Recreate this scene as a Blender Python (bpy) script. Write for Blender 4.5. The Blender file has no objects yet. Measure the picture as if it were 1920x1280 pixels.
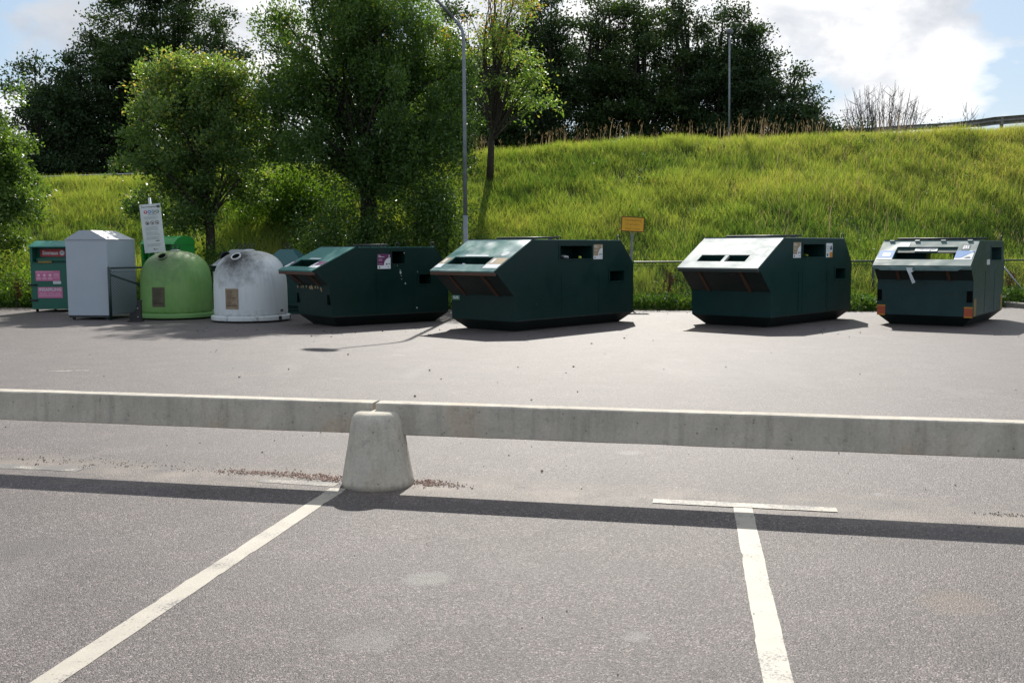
import bpy, bmesh, math, random
import numpy as np
from mathutils import Vector, Matrix

R = math.radians
random.seed(7)
scene = bpy.context.scene
COL = scene.collection

# ------------------------------------------------------------------ helpers
def link(o, parent=None):
    COL.objects.link(o)
    if parent is not None:
        o.parent = parent
    return o

def tag(o, label=None, cat=None, group=None, kind=None):
    if label: o['label'] = label
    if cat: o['category'] = cat
    if group: o['group'] = group
    if kind: o['kind'] = kind
    return o

def thing(name, label, cat, loc=(0, 0, 0), rz=0.0, group=None, rot=None):
    o = bpy.data.objects.new(name, None)
    o.empty_display_size = 0.2
    link(o)
    o.location = loc
    o.rotation_euler = rot if rot else (0, 0, rz)
    return tag(o, label, cat, group)

class MB:
    """collects simple shapes, builds ONE mesh object"""
    def __init__(self):
        self.v, self.f = [], []
    def add(self, vs, fs):
        b = len(self.v)
        self.v += [tuple(p) for p in vs]
        self.f += [tuple(b + i for i in f) for f in fs]
        return self
    def hexa(self, p):
        return self.add(p, [(0, 3, 2, 1), (4, 5, 6, 7), (0, 1, 5, 4), (1, 2, 6, 5), (2, 3, 7, 6), (3, 0, 4, 7)])
    def box(self, x0, x1, y0, y1, z0, z1):
        return self.hexa([(x0, y0, z0), (x1, y0, z0), (x1, y1, z0), (x0, y1, z0),
                          (x0, y0, z1), (x1, y0, z1), (x1, y1, z1), (x0, y1, z1)])
    def prism(self, poly, origin, ex, ey, n, d0, d1):
        """polygon (a,b) in plane origin+a*ex+b*ey, extruded from d0 to d1 along n"""
        O, ex, ey, n = Vector(origin), Vector(ex), Vector(ey), Vector(n)
        k = len(poly)
        vs = [O + ex * a + ey * b + n * d0 for a, b in poly] + [O + ex * a + ey * b + n * d1 for a, b in poly]
        fs = [tuple(reversed(range(k))), tuple(range(k, 2 * k))]
        fs += [(i, (i + 1) % k, k + (i + 1) % k, k + i) for i in range(k)]
        return self.add(vs, fs)
    def tube(self, pts, rad, seg=8, cap=True):
        pts = [Vector(p) for p in pts]
        if not isinstance(rad, (list, tuple)): rad = [rad] * len(pts)
        rings = []
        for i, p in enumerate(pts):
            t = (pts[min(i + 1, len(pts) - 1)] - pts[max(i - 1, 0)]).normalized()
            a = Vector((0, 0, 1)) if abs(t.z) < .9 else Vector((1, 0, 0))
            u = t.cross(a).normalized(); w = t.cross(u)
            rings.append([p + (u * math.cos(2 * math.pi * k / seg) + w * math.sin(2 * math.pi * k / seg)) * rad[i] for k in range(seg)])
        vs = [q for r_ in rings for q in r_]
        fs = []
        for i in range(len(pts) - 1):
            for k in range(seg):
                k2 = (k + 1) % seg
                fs.append((i * seg + k, i * seg + k2, (i + 1) * seg + k2, (i + 1) * seg + k))
        if cap:
            fs.append(tuple(range(seg)))
            fs.append(tuple(reversed(range((len(pts) - 1) * seg, len(pts) * seg))))
        return self.add(vs, fs)
    def lathe(self, prof, seg=40, mat=None):
        M = mat or Matrix()
        vs, fs = [], []
        for r_, z in prof:
            for k in range(seg):
                a = 2 * math.pi * k / seg
                vs.append(M @ Vector((r_ * math.cos(a), r_ * math.sin(a), z)))
        n = len(prof)
        for i in range(n - 1):
            for k in range(seg):
                k2 = (k + 1) % seg
                fs.append((i * seg + k, i * seg + k2, (i + 1) * seg + k2, (i + 1) * seg + k))
        fs.append(tuple(reversed(range(seg))))
        fs.append(tuple(range((n - 1) * seg, n * seg)))
        return self.add(vs, fs)
    def ring(self, c, ex, ey, R_, r_, seg=20, ss=8, a0=0, a1=2 * math.pi):
        c, ex, ey = Vector(c), Vector(ex).normalized(), Vector(ey).normalized()
        pts = [c + ex * R_ * math.cos(a0 + (a1 - a0) * i / seg) + ey * R_ * math.sin(a0 + (a1 - a0) * i / seg) for i in range(seg + 1)]
        return self.tube(pts, r_, ss)
    def build(self, name, mat, parent=None, smooth=False, bevel=0.0, loc=None):
        me = bpy.data.meshes.new(name)
        me.from_pydata(self.v, [], self.f)
        me.update()
        bm = bmesh.new(); bm.from_mesh(me)
        bmesh.ops.recalc_face_normals(bm, faces=bm.faces)
        bm.to_mesh(me); bm.free()
        o = bpy.data.objects.new(name, me)
        me.materials.append(mat)
        link(o, parent)
        if loc: o.location = loc
        if smooth:
            for p in me.polygons: p.use_smooth = True
            if smooth != 'all':
                try:
                    me.set_sharp_from_angle(angle=R(float(smooth) if smooth is not True else 40))
                except Exception: pass
        if bevel:
            m = o.modifiers.new('bevel', 'BEVEL'); m.width = bevel; m.segments = 2; m.limit_method = 'ANGLE'; m.angle_limit = R(25)
        return o

def text_mesh(s, size, align='CENTER', bold=0.0):
    c = bpy.data.curves.new('lettering', 'FONT')
    c.body = s; c.size = size; c.align_x = align; c.align_y = 'CENTER'
    c.offset = bold; c.resolution_u = 2
    o = bpy.data.objects.new('lettering', c); COL.objects.link(o)
    dg = bpy.context.evaluated_depsgraph_get()
    me = bpy.data.meshes.new_from_object(o.evaluated_get(dg))
    bpy.data.objects.remove(o); bpy.data.curves.remove(c)
    return me

class Face:
    """a flat face of a thing: local frame for stickers and lettering"""
    def __init__(self, O, ex, ey, parent):
        self.O, self.ex, self.ey = Vector(O), Vector(ex).normalized(), Vector(ey).normalized()
        self.n = self.ex.cross(self.ey); self.parent = parent
    def P(self, a, b, d=0): return self.O + self.ex * a + self.ey * b + self.n * d
    def plate(self, name, mat, poly, d0, d1, parent=None, label=None):
        m = MB().prism(poly, self.O, self.ex, self.ey, self.n, d0, d1)
        o = m.build(name, mat, parent or self.parent)
        if label: o['label'] = label
        return o
    def rect(self, name, mat, a0, a1, b0, b1, d0, d1, parent=None, label=None):
        return self.plate(name, mat, [(a0, b0), (a1, b0), (a1, b1), (a0, b1)], d0, d1, parent, label)
    def multi(self, name, mat, polys, d0, d1, parent=None):
        if len(polys) <= 12:
            for p in polys: o = self.plate(name, mat, p, d0, d1, parent)
            return o
        m = MB()
        for p in polys: m.prism(p, self.O, self.ex, self.ey, self.n, d0, d1)
        return m.build(name, mat, parent or self.parent)
    def text(self, s, size, a, b, mat, d, parent=None, bold=0.0, name='lettering', align='CENTER', rot=0.0, sx=1.0):
        me = text_mesh(s, size, align, bold)
        ex = self.ex * math.cos(rot) + self.ey * math.sin(rot); ey = self.ey * math.cos(rot) - self.ex * math.sin(rot)
        M = Matrix((ex * sx, ey, self.n)).transposed().to_4x4(); M.translation = self.P(a, b, d)
        me.transform(M); me.materials.clear(); me.materials.append(mat)
        o = bpy.data.objects.new(name, me); link(o, parent or self.parent)
        return o

def disc(a, b, r_, n=20):
    return [(a + r_ * math.cos(2 * math.pi * k / n), b + r_ * math.sin(2 * math.pi * k / n)) for k in range(n)]
def annulus(a, b, r0, r1, n=20):
    out = []
    for k in range(n):
        t0, t1 = 2 * math.pi * k / n, 2 * math.pi * (k + 1) / n
        out.append([(a + r0 * math.cos(t0), b + r0 * math.sin(t0)), (a + r1 * math.cos(t0), b + r1 * math.sin(t0)),
                    (a + r1 * math.cos(t1), b + r1 * math.sin(t1)), (a + r0 * math.cos(t1), b + r0 * math.sin(t1))])
    return out

# ------------------------------------------------------------------ materials
def nmat(name):
    m = bpy.data.materials.new(name); m.use_nodes = True
    nt = m.node_tree; bs = nt.nodes['Principled BSDF']
    return m, nt, bs
def node(nt, t, **kw):
    n = nt.nodes.new(t)
    for k, v in kw.items():
        if k in n.inputs: n.inputs[k].default_value = v
        else: setattr(n, k, v)
    return n
def L(nt, a, b): nt.links.new(a, b)
def objco(nt, scale=(1, 1, 1), src='Object'):
    tc = node(nt, 'ShaderNodeTexCoord'); mp = node(nt, 'ShaderNodeMapping')
    mp.inputs['Scale'].default_value = scale
    L(nt, tc.outputs[src], mp.inputs['Vector'])
    return mp.outputs['Vector']
def noise(nt, vec, scale, detail=4, rough=.55, dist=0.0):
    n = node(nt, 'ShaderNodeTexNoise', Scale=scale, Detail=detail, Roughness=rough, Distortion=dist)
    L(nt, vec, n.inputs['Vector']); return n.outputs['Fac']
def ramp(nt, fac, stops, interp='LINEAR'):
    r_ = node(nt, 'ShaderNodeValToRGB'); r_.color_ramp.interpolation = interp
    el = r_.color_ramp.elements
    while len(el) < len(stops): el.new(.5)
    for e, (p, c) in zip(el, stops):
        e.position = p; e.color = (*c, 1) if len(c) == 3 else c
    L(nt, fac, r_.inputs['Fac']); return r_.outputs['Color']
def mixc(nt, fac, a, b, mode='MIX'):
    n = node(nt, 'ShaderNodeMix', data_type='RGBA', blend_type=mode)
    for i, x in ((0, fac), (6, a), (7, b)):
        if hasattr(x, 'is_linked') or hasattr(x, 'links'): L(nt, x, n.inputs[i])
        elif i == 0: n.inputs[0].default_value = x
        else: n.inputs[i].default_value = (*x, 1)
    return n.outputs[2]
def mth(nt, op, a, b=None, clamp=False):
    n = node(nt, 'ShaderNodeMath', operation=op, use_clamp=clamp)
    for i, x in ((0, a), (1, b)):
        if x is None: continue
        if hasattr(x, 'links'): L(nt, x, n.inputs[i])
        else: n.inputs[i].default_value = x
    return n.outputs[0]
def bump(nt, bs, h, strength=.3, dist=.01):
    b = node(nt, 'ShaderNodeBump', Strength=strength, Distance=dist)
    L(nt, h, b.inputs['Height']); L(nt, b.outputs['Normal'], bs.inputs['Normal'])
bw = lambda g: (g, g, g)

def plain(name, col, rough=.6, metal=0.0, var=.25, scale=6.0, spec=.5):
    m, nt, bs = nmat(name)
    v = objco(nt); f = noise(nt, v, scale, 5, .6)
    c = ramp(nt, f, [(.3, tuple(x * (1 - var) for x in col)), (.7, tuple(min(1, x * (1 + var)) for x in col))])
    L(nt, c, bs.inputs['Base Color'])
    bs.inputs['Roughness'].default_value = rough; bs.inputs['Metallic'].default_value = metal
    bs.inputs['Specular IOR Level'].default_value = spec
    return m

def painted(name, col, fade, rough=.42, streak=.5, rust=0.0, bumpy=.0, fadeamt=.5, bscale=2.5, dirt=.0, spec=.4):
    """weathered painted sheet steel: faded blotches, vertical streaks, rust freckles, soft dents"""
    m, nt, bs = nmat(name)
    v = objco(nt); vs = objco(nt, (7, 7, .5))
    f1 = noise(nt, v, 1.7, 5, .65, .3); f2 = noise(nt, vs, 2.0, 5, .6)
    c = mixc(nt, mth(nt, 'MULTIPLY', ramp(nt, f1, [(.35, bw(0)), (.75, bw(1))]), fadeamt), col, fade)
    c = mixc(nt, mth(nt, 'MULTIPLY', ramp(nt, f2, [(.5, bw(0)), (.75, bw(1))]), streak), c, tuple(.5 * x + .5 * y for x, y in zip(col, fade)))
    if dirt:
        fd = noise(nt, v, 4.5, 8, .75)
        c = mixc(nt, mth(nt, 'MULTIPLY', ramp(nt, fd, [(.55, bw(0)), (.7, bw(1))]), dirt), c, (.05, .045, .035))
    if rust:
        f3 = noise(nt, v, 9, 9, .75, .4)
        c = mixc(nt, mth(nt, 'MULTIPLY', ramp(nt, f3, [(.6, bw(0)), (.68, bw(1))]), rust), c, (.13, .05, .025))
    L(nt, c, bs.inputs['Base Color'])
    bs.inputs['Specular IOR Level'].default_value = spec
    rr = ramp(nt, f1, [(.3, bw(rough - .08)), (.8, bw(min(1, rough + .18)))])
    L(nt, rr, bs.inputs['Roughness'])
    h = noise(nt, v, bscale, 1, .3)
    if bumpy: bump(nt, bs, h, 1.0 if bumpy > .2 else .6, bumpy)
    else: bump(nt, bs, noise(nt, v, 3, 3, .5), .25, .006)
    return m

def foliage(name, stops, trans=.45, rough=.4, spec=.5, tcol=None, tboost=1.6):
    """stops: leaf colours over the per-leaf value 'rnd'"""
    m, nt, bs = nmat(name)
    at = node(nt, 'ShaderNodeAttribute', attribute_name='rnd')
    c = ramp(nt, at.outputs['Fac'], stops)
    L(nt, c, bs.inputs['Base Color'])
    bs.inputs['Roughness'].default_value = rough; bs.inputs['Specular IOR Level'].default_value = spec
    tr = node(nt, 'ShaderNodeBsdfTranslucent')
    tc = mixc(nt, 1.0, c, tcol or (tboost, tboost * .98, tboost * .35), 'MULTIPLY')
    L(nt, tc, tr.inputs['Color'])
    mx = node(nt, 'ShaderNodeMixShader'); mx.inputs[0].default_value = trans
    L(nt, bs.outputs[0], mx.inputs[1]); L(nt, tr.outputs[0], mx.inputs[2])
    L(nt, mx.outputs[0], nt.nodes['Material Output'].inputs['Surface'])
    return m

M = {}
# asphalt --------------------------------------------------------------
BEAM_O = Vector((-.94, 6.705, 0)); BEAM_D = Vector((1, -.221, 0)).normalized()
def asphalt_mat():
    m, nt, bs = nmat('asphalt')
    v = objco(nt)
    big = noise(nt, v, .35, 6, .6, .4); mid = noise(nt, v, 2.2, 6, .65, .2)
    base = ramp(nt, big, [(.3, (.096, .078, .075)), (.7, (.136, .112, .108))])
    base = mixc(nt, .55, base, ramp(nt, mid, [(.35, (.088, .073, .070)), (.7, (.146, .121, .117))]))
    # aggregate stones
    vo = node(nt, 'ShaderNodeTexVoronoi', Scale=150.0); L(nt, v, vo.inputs['Vector'])
    stone = node(nt, 'ShaderNodeSeparateColor'); L(nt, vo.outputs['Color'], stone.inputs[0])
    st = ramp(nt, stone.outputs[0], [(.0, bw(.25)), (.2, bw(.7)), (.55, bw(1.0)), (.85, bw(1.5)), (.975, bw(3.0))])
    base = mixc(nt, 1.0, base, st, 'MULTIPLY')
    gap = ramp(nt, vo.outputs['Distance'], [(.35, bw(1)), (.75, bw(.45))])
    base = mixc(nt, .7, base, gap, 'MULTIPLY')
    fine = noise(nt, v, 75, 5, .7)
    base = mixc(nt, .9, base, ramp(nt, fine, [(.3, bw(.5)), (.7, bw(1.5))]), 'MULTIPLY')
    # bits of larger dark pores
    fp = noise(nt, v, 33, 3, .6)
    base = mixc(nt, ramp(nt, fp, [(.57, bw(0)), (.66, bw(.75))]), base, (.035, .03, .029))
    # sand swept along the line of the barrier
    geo = node(nt, 'ShaderNodeNewGeometry')
    dp = node(nt, 'ShaderNodeVectorMath', operation='DOT_PRODUCT'); L(nt, geo.outputs['Position'], dp.inputs[0])
    nv = Vector((-BEAM_D.y, BEAM_D.x, 0)); dp.inputs[1].default_value = nv
    d0 = nv.dot(BEAM_O)
    wob = mth(nt, 'MULTIPLY', mth(nt, 'SUBTRACT', noise(nt, v, 1.3, 3), .5), .5)
    dd = mth(nt, 'ADD', mth(nt, 'SUBTRACT', dp.outputs['Value'], d0 - .03), wob)
    band = ramp(nt, mth(nt, 'ABSOLUTE', dd), [(.0, bw(1)), (.15, bw(.7)), (.42, bw(0))])
    ns = ramp(nt, noise(nt, v, 1.1, 6, .7), [(.42, bw(.05)), (.6, bw(.9))])
    sand = mth(nt, 'MULTIPLY', band, ns)
    base = mixc(nt, mth(nt, 'MULTIPLY', sand, .85), base, (.245, .205, .168))
    # dark trampled edge just behind the sand
    dk = ramp(nt, mth(nt, 'ABSOLUTE', mth(nt, 'SUBTRACT', dd, .22)), [(0, bw(.45)), (.12, bw(0))])
    base = mixc(nt, mth(nt, 'MULTIPLY', dk, ns), base, (.085, .072, .06))
    # pale round stains and darker drip spots
    vs = node(nt, 'ShaderNodeTexVoronoi', Scale=.75); vv = objco(nt, (1, 1, 1)); 
    wv = node(nt, 'ShaderNodeVectorMath', operation='ADD'); L(nt, vv, wv.inputs[0])
    nz = node(nt, 'ShaderNodeTexNoise', Scale=5.0, Detail=4.0); L(nt, vv, nz.inputs['Vector'])
    sc = node(nt, 'ShaderNodeVectorMath', operation='SCALE'); L(nt, nz.outputs['Color'], sc.inputs[0]); sc.inputs['Scale'].default_value = .16
    L(nt, sc.outputs[0], wv.inputs[1]); L(nt, wv.outputs[0], vs.inputs['Vector'])
    base = mixc(nt, ramp(nt, vs.outputs['Distance'], [(.05, bw(.42)), (.085, bw(0))]), base, (.23, .222, .21))
    # a few individual stains: dried puddle, drips, a rusty trace
    for sx_, sy_, sr_, col_, am_ in ((-.42, 4.72, .13, (.21, .2, .185), .6), (.52, 4.0, .07, (.2, .19, .175), .5), (-.6, 3.95, .16, (.17, .16, .15), .4), (2.0, 4.35, .2, (.16, .115, .08), .35),
                                     (-2.6, 5.2, .3, (.07, .062, .058), .4), (3.0, 12.0, .7, (.075, .068, .065), .4), (-4.0, 13.5, .9, (.08, .072, .068), .35), (2.4, 6.35, .06, (.22, .21, .2), .6), (5.5, 16.5, .8, (.08, .072, .068), .4), (3.6, 19.2, .6, (.2, .15, .11), .45)):
        vq = node(nt, 'ShaderNodeVectorMath', operation='DISTANCE'); L(nt, wv.outputs[0], vq.inputs[0]); vq.inputs[1].default_value = (sx_ + .08, sy_ + .08, .08)
        mq = node(nt, 'ShaderNodeMapRange'); L(nt, vq.outputs['Value'], mq.inputs['Value'])
        mq.inputs['From Min'].default_value = sr_; mq.inputs['From Max'].default_value = sr_ * .55; mq.inputs['To Max'].default_value = am_
        base = mixc(nt, mq.outputs[0], base, col_)
    # long faint tyre and drag marks
    vt = objco(nt, (.12, 1.6, 1)); ft = noise(nt, vt, 1.6, 5, .65, .5)
    base = mixc(nt, ramp(nt, ft, [(.52, bw(0)), (.72, bw(.55))]), base, (.082, .075, .072))
    vt2 = objco(nt, (.5, .22, 1)); f4 = noise(nt, vt2, 1.1, 7, .7, .8)
    base = mixc(nt, ramp(nt, f4, [(.56, bw(0)), (.68, bw(.3))]), base, (.19, .175, .168))
    L(nt, base, bs.inputs['Base Color'])
    L(nt, ramp(nt, fine, [(.3, bw(.5)), (.7, bw(.68))]), bs.inputs['Roughness'])
    bs.inputs['Specular IOR Level'].default_value = .4
    h = mth(nt, 'ADD', mth(nt, 'MULTIPLY', vo.outputs['Distance'], -1.0), mth(nt, 'MULTIPLY', fine, .9))
    bump(nt, bs, h, .65, .005)
    return m
M['asphalt'] = asphalt_mat()

def paint_line_mat(name, wear):
    m, nt, bs = nmat(name)
    v = objco(nt)
    c = ramp(nt, noise(nt, v, 5, 6, .65), [(.3, (.36, .325, .27)), (.7, (.44, .40, .335))])
    f = noise(nt, v, 70, 6, .75); g = noise(nt, v, 3.5, 5, .6)
    w = mth(nt, 'ADD', mth(nt, 'MULTIPLY', f, .55), mth(nt, 'MULTIPLY', g, .45))
    c = mixc(nt, ramp(nt, w, [(wear, bw(0)), (wear + .05, bw(1))]), c, (.13, .12, .115))
    L(nt, c, bs.inputs['Base Color']); bs.inputs['Roughness'].default_value = .6
    bump(nt, bs, f, .4, .003)
    return m
M['line_faint'] = paint_line_mat('faint_line_paint', .42)
M['line'] = paint_line_mat('line_paint', .545); M['line_worn'] = paint_line_mat('worn_line_paint', .465)

def concrete_mat(name, lo, hi, warm):
    m, nt, bs = nmat(name)
    v = objco(nt); vs = objco(nt, (5, 5, .6))
    c = ramp(nt, noise(nt, v, 3.2, 8, .65, .3), [(.3, lo), (.7, hi)])
    c = mixc(nt, ramp(nt, noise(nt, vs, 2.2, 6, .7), [(.5, bw(0)), (.75, bw(.55))]), c, tuple(x * .5 for x in lo))
    c = mixc(nt, ramp(nt, noise(nt, v, 1.6, 4, .6), [(.56, bw(0)), (.7, bw(.6))]), c, warm)
    c = mixc(nt, ramp(nt, noise(nt, v, 13, 6, .75), [(.55, bw(0)), (.72, bw(.55))]), c, tuple(x * .45 for x in lo))
    f = noise(nt, v, 60, 5, .7)
    c = mixc(nt, .35, c, ramp(nt, f, [(.3, bw(.6)), (.7, bw(1.3))]), 'MULTIPLY')
    vo = node(nt, 'ShaderNodeTexVoronoi', Scale=16.0); L(nt, v, vo.inputs['Vector'])
    pore = ramp(nt, vo.outputs['Distance'], [(.06, bw(.35)), (.12, bw(1))])
    c = mixc(nt, .8, c, pore, 'MULTIPLY')
    L(nt, c, bs.inputs['Base Color']); bs.inputs['Roughness'].default_value = .85
    bump(nt, bs, mth(nt, 'ADD', f, pore), .35, .004)
    return m
M['concrete'] = concrete_mat('concrete', (.38, .345, .29), (.56, .51, .43), (.42, .32, .22))
M['concrete_post'] = concrete_mat('post_concrete', (.43, .395, .33), (.62, .565, .47), (.48, .37, .26))

def soil_mat():
    m, nt, bs = nmat('soil')
    v = objco(nt)
    c = ramp(nt, noise(nt, v, 1.4, 7, .7), [(.3, (.022, .03, .010)), (.5, (.045, .062, .016)), (.72, (.075, .08, .03))])
    L(nt, c, bs.inputs['Base Color']); bs.inputs['Roughness'].default_value = .95
    bs.inputs['Specular IOR Level'].default_value = .1
    bump(nt, bs, noise(nt, v, 9, 6, .7), .8, .05)
    return m
M['soil'] = soil_mat()
M['road'] = plain('road_asphalt', (.08, .078, .075), .9, var=.2)

DG = (.010, .036, .033)
M['green_c1'] = painted('dark_green_paint', (.003, .021, .016), (.006, .031, .025), .42, .35, .15, fadeamt=.5, spec=.22)
M['green_c2'] = painted('bluish_green_paint', (.003, .022, .019), (.007, .033, .030), .4, .4, .1, fadeamt=.5, spec=.22)
M['green_c3'] = painted('blue_green_paint', (.005, .030, .028), (.012, .046, .045), .4, .5, .1, fadeamt=.6, spec=.22)
M['green_c4'] = painted('faded_blue_green_paint', (.009, .037, .038), (.024, .064, .068), .42, .6, .25, fadeamt=.7, dirt=.4, spec=.3)
M['base_black'] = painted('dark_base_paint', (.006, .012, .011), (.012, .02, .018), .6, .3, .2)
M['lid_c1'] = painted('teal_lid_paint', (.045, .17, .15), (.09, .25, .22), .42, .2, .05, bumpy=.0)
M['lid_c2'] = painted('dented_teal_lid_painted_sheen', (.045, .16, .142), (.36, .46, .445), .36, .6, .06, bumpy=.3, bscale=1.3, fadeamt=.85)  # pale second colour paints streaks of sheen onto the dented lid
M['lid_c3'] = painted('bleached_lid_paint', (.33, .38, .37), (.43, .46, .45), .55, .2, .05, bumpy=.04, dirt=.3, spec=.3)
M['lid_c4'] = painted('grey_green_lid_paint', (.075, .135, .128), (.15, .21, .205), .45, .4, .12, bumpy=.04, dirt=.2)
M['rust'] = painted('rusty_steel', (.10, .045, .026), (.05, .035, .028), .75, .5, .6)
M['underside'] = painted('scuffed_underside', (.012, .024, .021), (.04, .036, .028), .6, .5, .9, dirt=.5)
M['inside'] = plain('dark_inside', (.005, .006, .006), .9, spec=.02)  # flat near-black, mostly for the darkness of holes, slots and gaps
M['steel'] = plain('galvanised_steel', (.36, .38, .4), .45, .7, .2)
M['pole'] = plain('galvanised_pole', (.20, .225, .25), .5, .35, .18, 9)
M['pole_dark'] = plain('lamp_grey', (.13, .14, .15), .5, .2, .15)
M['darksteel'] = plain('dark_steel', (.05, .052, .055), .5, .6, .3)
M['fence'] = plain('fence_green', (.012, .032, .026), .45, 0, .25)
M['rubber'] = plain('black_rubber', (.018, .017, .017), .7, 0, .3)
M['white'] = plain('white_print', (.72, .73, .74), .5, 0, .04)
M['offwhite'] = plain('weathered_white', (.52, .56, .56), .5, 0, .08)
M['purple'] = plain('purple_print', (.13, .022, .09), .5, 0, .1)
M['tan'] = plain('tan_print', (.33, .24, .13), .55, 0, .12)
M['blue'] = plain('blue_print', (.04, .20, .5), .5, 0, .08)
M['orange'] = plain('orange_print', (.62, .25, .03), .5, 0, .1)
M['pink'] = plain('pink_print', (.5, .14, .28), .5, 0, .1)
M['palepink'] = plain('pale_pink_print', (.68, .42, .5), .5, 0, .05)
M['red'] = plain('red_print', (.42, .035, .045), .5, 0, .1)
M['bluedot'] = plain('blue_dot', (.03, .15, .42), .5)
M['greydot'] = plain('grey_dot', (.17, .2, .19), .5)
M['greendot'] = plain('green_dot', (.06, .17, .1), .5)
M['ink'] = plain('grey_ink', (.07, .08, .085), .6)
M['paleink'] = plain('pale_ink', (.24, .26, .265), .6)
M['yellowsign'] = plain('yellow_sign', (.68, .35, .012), .5, 0, .06)
M['signborder'] = plain('sign_border_red', (.12, .03, .012), .55)
M['fadedink'] = plain('faded_sign_ink', (.42, .20, .012), .6)
M['amber'] = plain('amber_reflector', (.5, .2, .012), .35, 0, .12)
M['reflred'] = plain('red_reflector', (.38, .065, .02), .35, 0, .15)
M['mustard'] = plain('mustard_tape', (.20, .14, .03), .6, 0, .3)
M['shed'] = painted('grey_sheet_metal', (.36, .405, .46), (.43, .47, .52), .5, .3, .0, fadeamt=.5)
M['shed_roof'] = painted('pale_roof_sheet', (.55, .56, .57), (.64, .64, .64), .4, .2, .0)
M['emmaus'] = painted('bottle_green_paint', (.012, .10, .068), (.018, .12, .085), .4, .3, .0)
M['emmaus_roof'] = painted('teal_roof_paint', (.03, .17, .145), (.08, .26, .23), .4, .4, .0)
M['brightgreen'] = painted('bright_green_paint', (.02, .24, .04), (.028, .29, .055), .4, .2, .0)
M['tealbin'] = painted('teal_plastic', (.022, .085, .09), (.035, .12, .125), .45, .4, .0)
M['binbody'] = painted('dark_green_plastic', (.012, .045, .042), (.02, .065, .06), .45, .4, .0)
M['greylid'] = painted('grey_plastic', (.23, .25, .265), (.33, .35, .36), .5, .4, .0, dirt=.4)
M['bark'] = plain('bark', (.045, .036, .028), .95, 0, .45, 12)
M['bark_dark'] = plain('dark_bark', (.028, .023, .019), .95, 0, .4, 8)
M['bark_grey'] = plain('grey_twig', (.15, .14, .135), .9, 0, .3, 8)
M['galv'] = plain('guard_rail_zinc', (.19, .185, .175), .55, .3, .25, 5)
M['gravel'] = plain('reddish_gravel', (.34, .235, .195), .9, 0, .55, 90)
M['kerb'] = concrete_mat('kerb_concrete', (.17, .155, .135), (.26, .24, .21), (.2, .16, .12))
M['paper'] = plain('crumpled_paper', (.35, .36, .38), .8, 0, .4, 20)
M['card'] = plain('crumpled_card', (.16, .1, .06), .85, 0, .4, 20)
M['limebag'] = plain('yellow_green_plastic', (.42, .5, .06), .5, 0, .1)
M['debris'] = plain('dry_debris', (.05, .04, .03), .9, 0, .5, 30)

def igloo_mat(name, col, fade, stain, hole):
    m, nt, bs = nmat(name)
    v = objco(nt); vst = objco(nt, (6, 6, .5))
    c = mixc(nt, ramp(nt, noise(nt, v, 2.1, 6, .65), [(.35, bw(0)), (.7, bw(.6))]), col, tuple(.7 * a + .3 * b for a, b in zip(col, fade)))
    c = mixc(nt, ramp(nt, noise(nt, vst, 2.6, 6, .65), [(.5, bw(0)), (.75, bw(.5))]), c, tuple(x * .62 for x in col))
    sp = node(nt, 'ShaderNodeSeparateXYZ'); L(nt, v, sp.inputs[0])
    # crown paler towards the top, broken up by noise
    zf = mth(nt, 'ADD', sp.outputs['Z'], mth(nt, 'MULTIPLY', mth(nt, 'SUBTRACT', noise(nt, v, 3.5, 6, .7), .5), .9))
    c = mixc(nt, ramp(nt, zf, [(.0, bw(0)), (.5, bw(0)), (1, bw(.0))]), c, fade)
    zr = node(nt, 'ShaderNodeMapRange'); L(nt, zf, zr.inputs['Value'])
    zr.inputs['From Min'].default_value = 1.25; zr.inputs['From Max'].default_value = 1.6
    c = mixc(nt, mth(nt, 'MULTIPLY', zr.outputs[0], .75), c, fade)
    # soot and mould round the throw-in hole
    vd = node(nt, 'ShaderNodeVectorMath', operation='DISTANCE'); L(nt, v, vd.inputs[0]); vd.inputs[1].default_value = hole
    dn = mth(nt, 'ADD', vd.outputs['Value'], mth(nt, 'MULTIPLY', mth(nt, 'SUBTRACT', noise(nt, v, 5, 8, .75), .5), 1.0))
    mr = node(nt, 'ShaderNodeMapRange'); L(nt, dn, mr.inputs['Value'])
    mr.inputs['From Min'].default_value = .78; mr.inputs['From Max'].default_value = .15
    c = mixc(nt, mth(nt, 'MULTIPLY', mr.outputs[0], stain), c, (.03, .03, .028))
    # grime near the ground
    lo = node(nt, 'ShaderNodeMapRange'); L(nt, sp.outputs['Z'], lo.inputs['Value'])
    lo.inputs['From Min'].default_value = .3; lo.inputs['From Max'].default_value = .03
    gm = mth(nt, 'MULTIPLY', lo.outputs[0], ramp(nt, noise(nt, v, 9, 7, .7), [(.45, bw(0)), (.6, bw(.55))]))
    c = mixc(nt, gm, c, (.06, .055, .045))
    L(nt, c, bs.inputs['Base Color']); bs.inputs['Roughness'].default_value = .5
    bump(nt, bs, noise(nt, v, 14, 5, .6), .15, .01)
    return m
HOLE = (-.285, -.475, 1.425)
M['igloo_green'] = igloo_mat('green_fibreglass', (.125, .285, .066), (.42, .50, .23), .6, HOLE)
M['igloo_white'] = igloo_mat('white_fibreglass', (.60, .635, .65), (.78, .75, .67), 1.0, HOLE)

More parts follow.
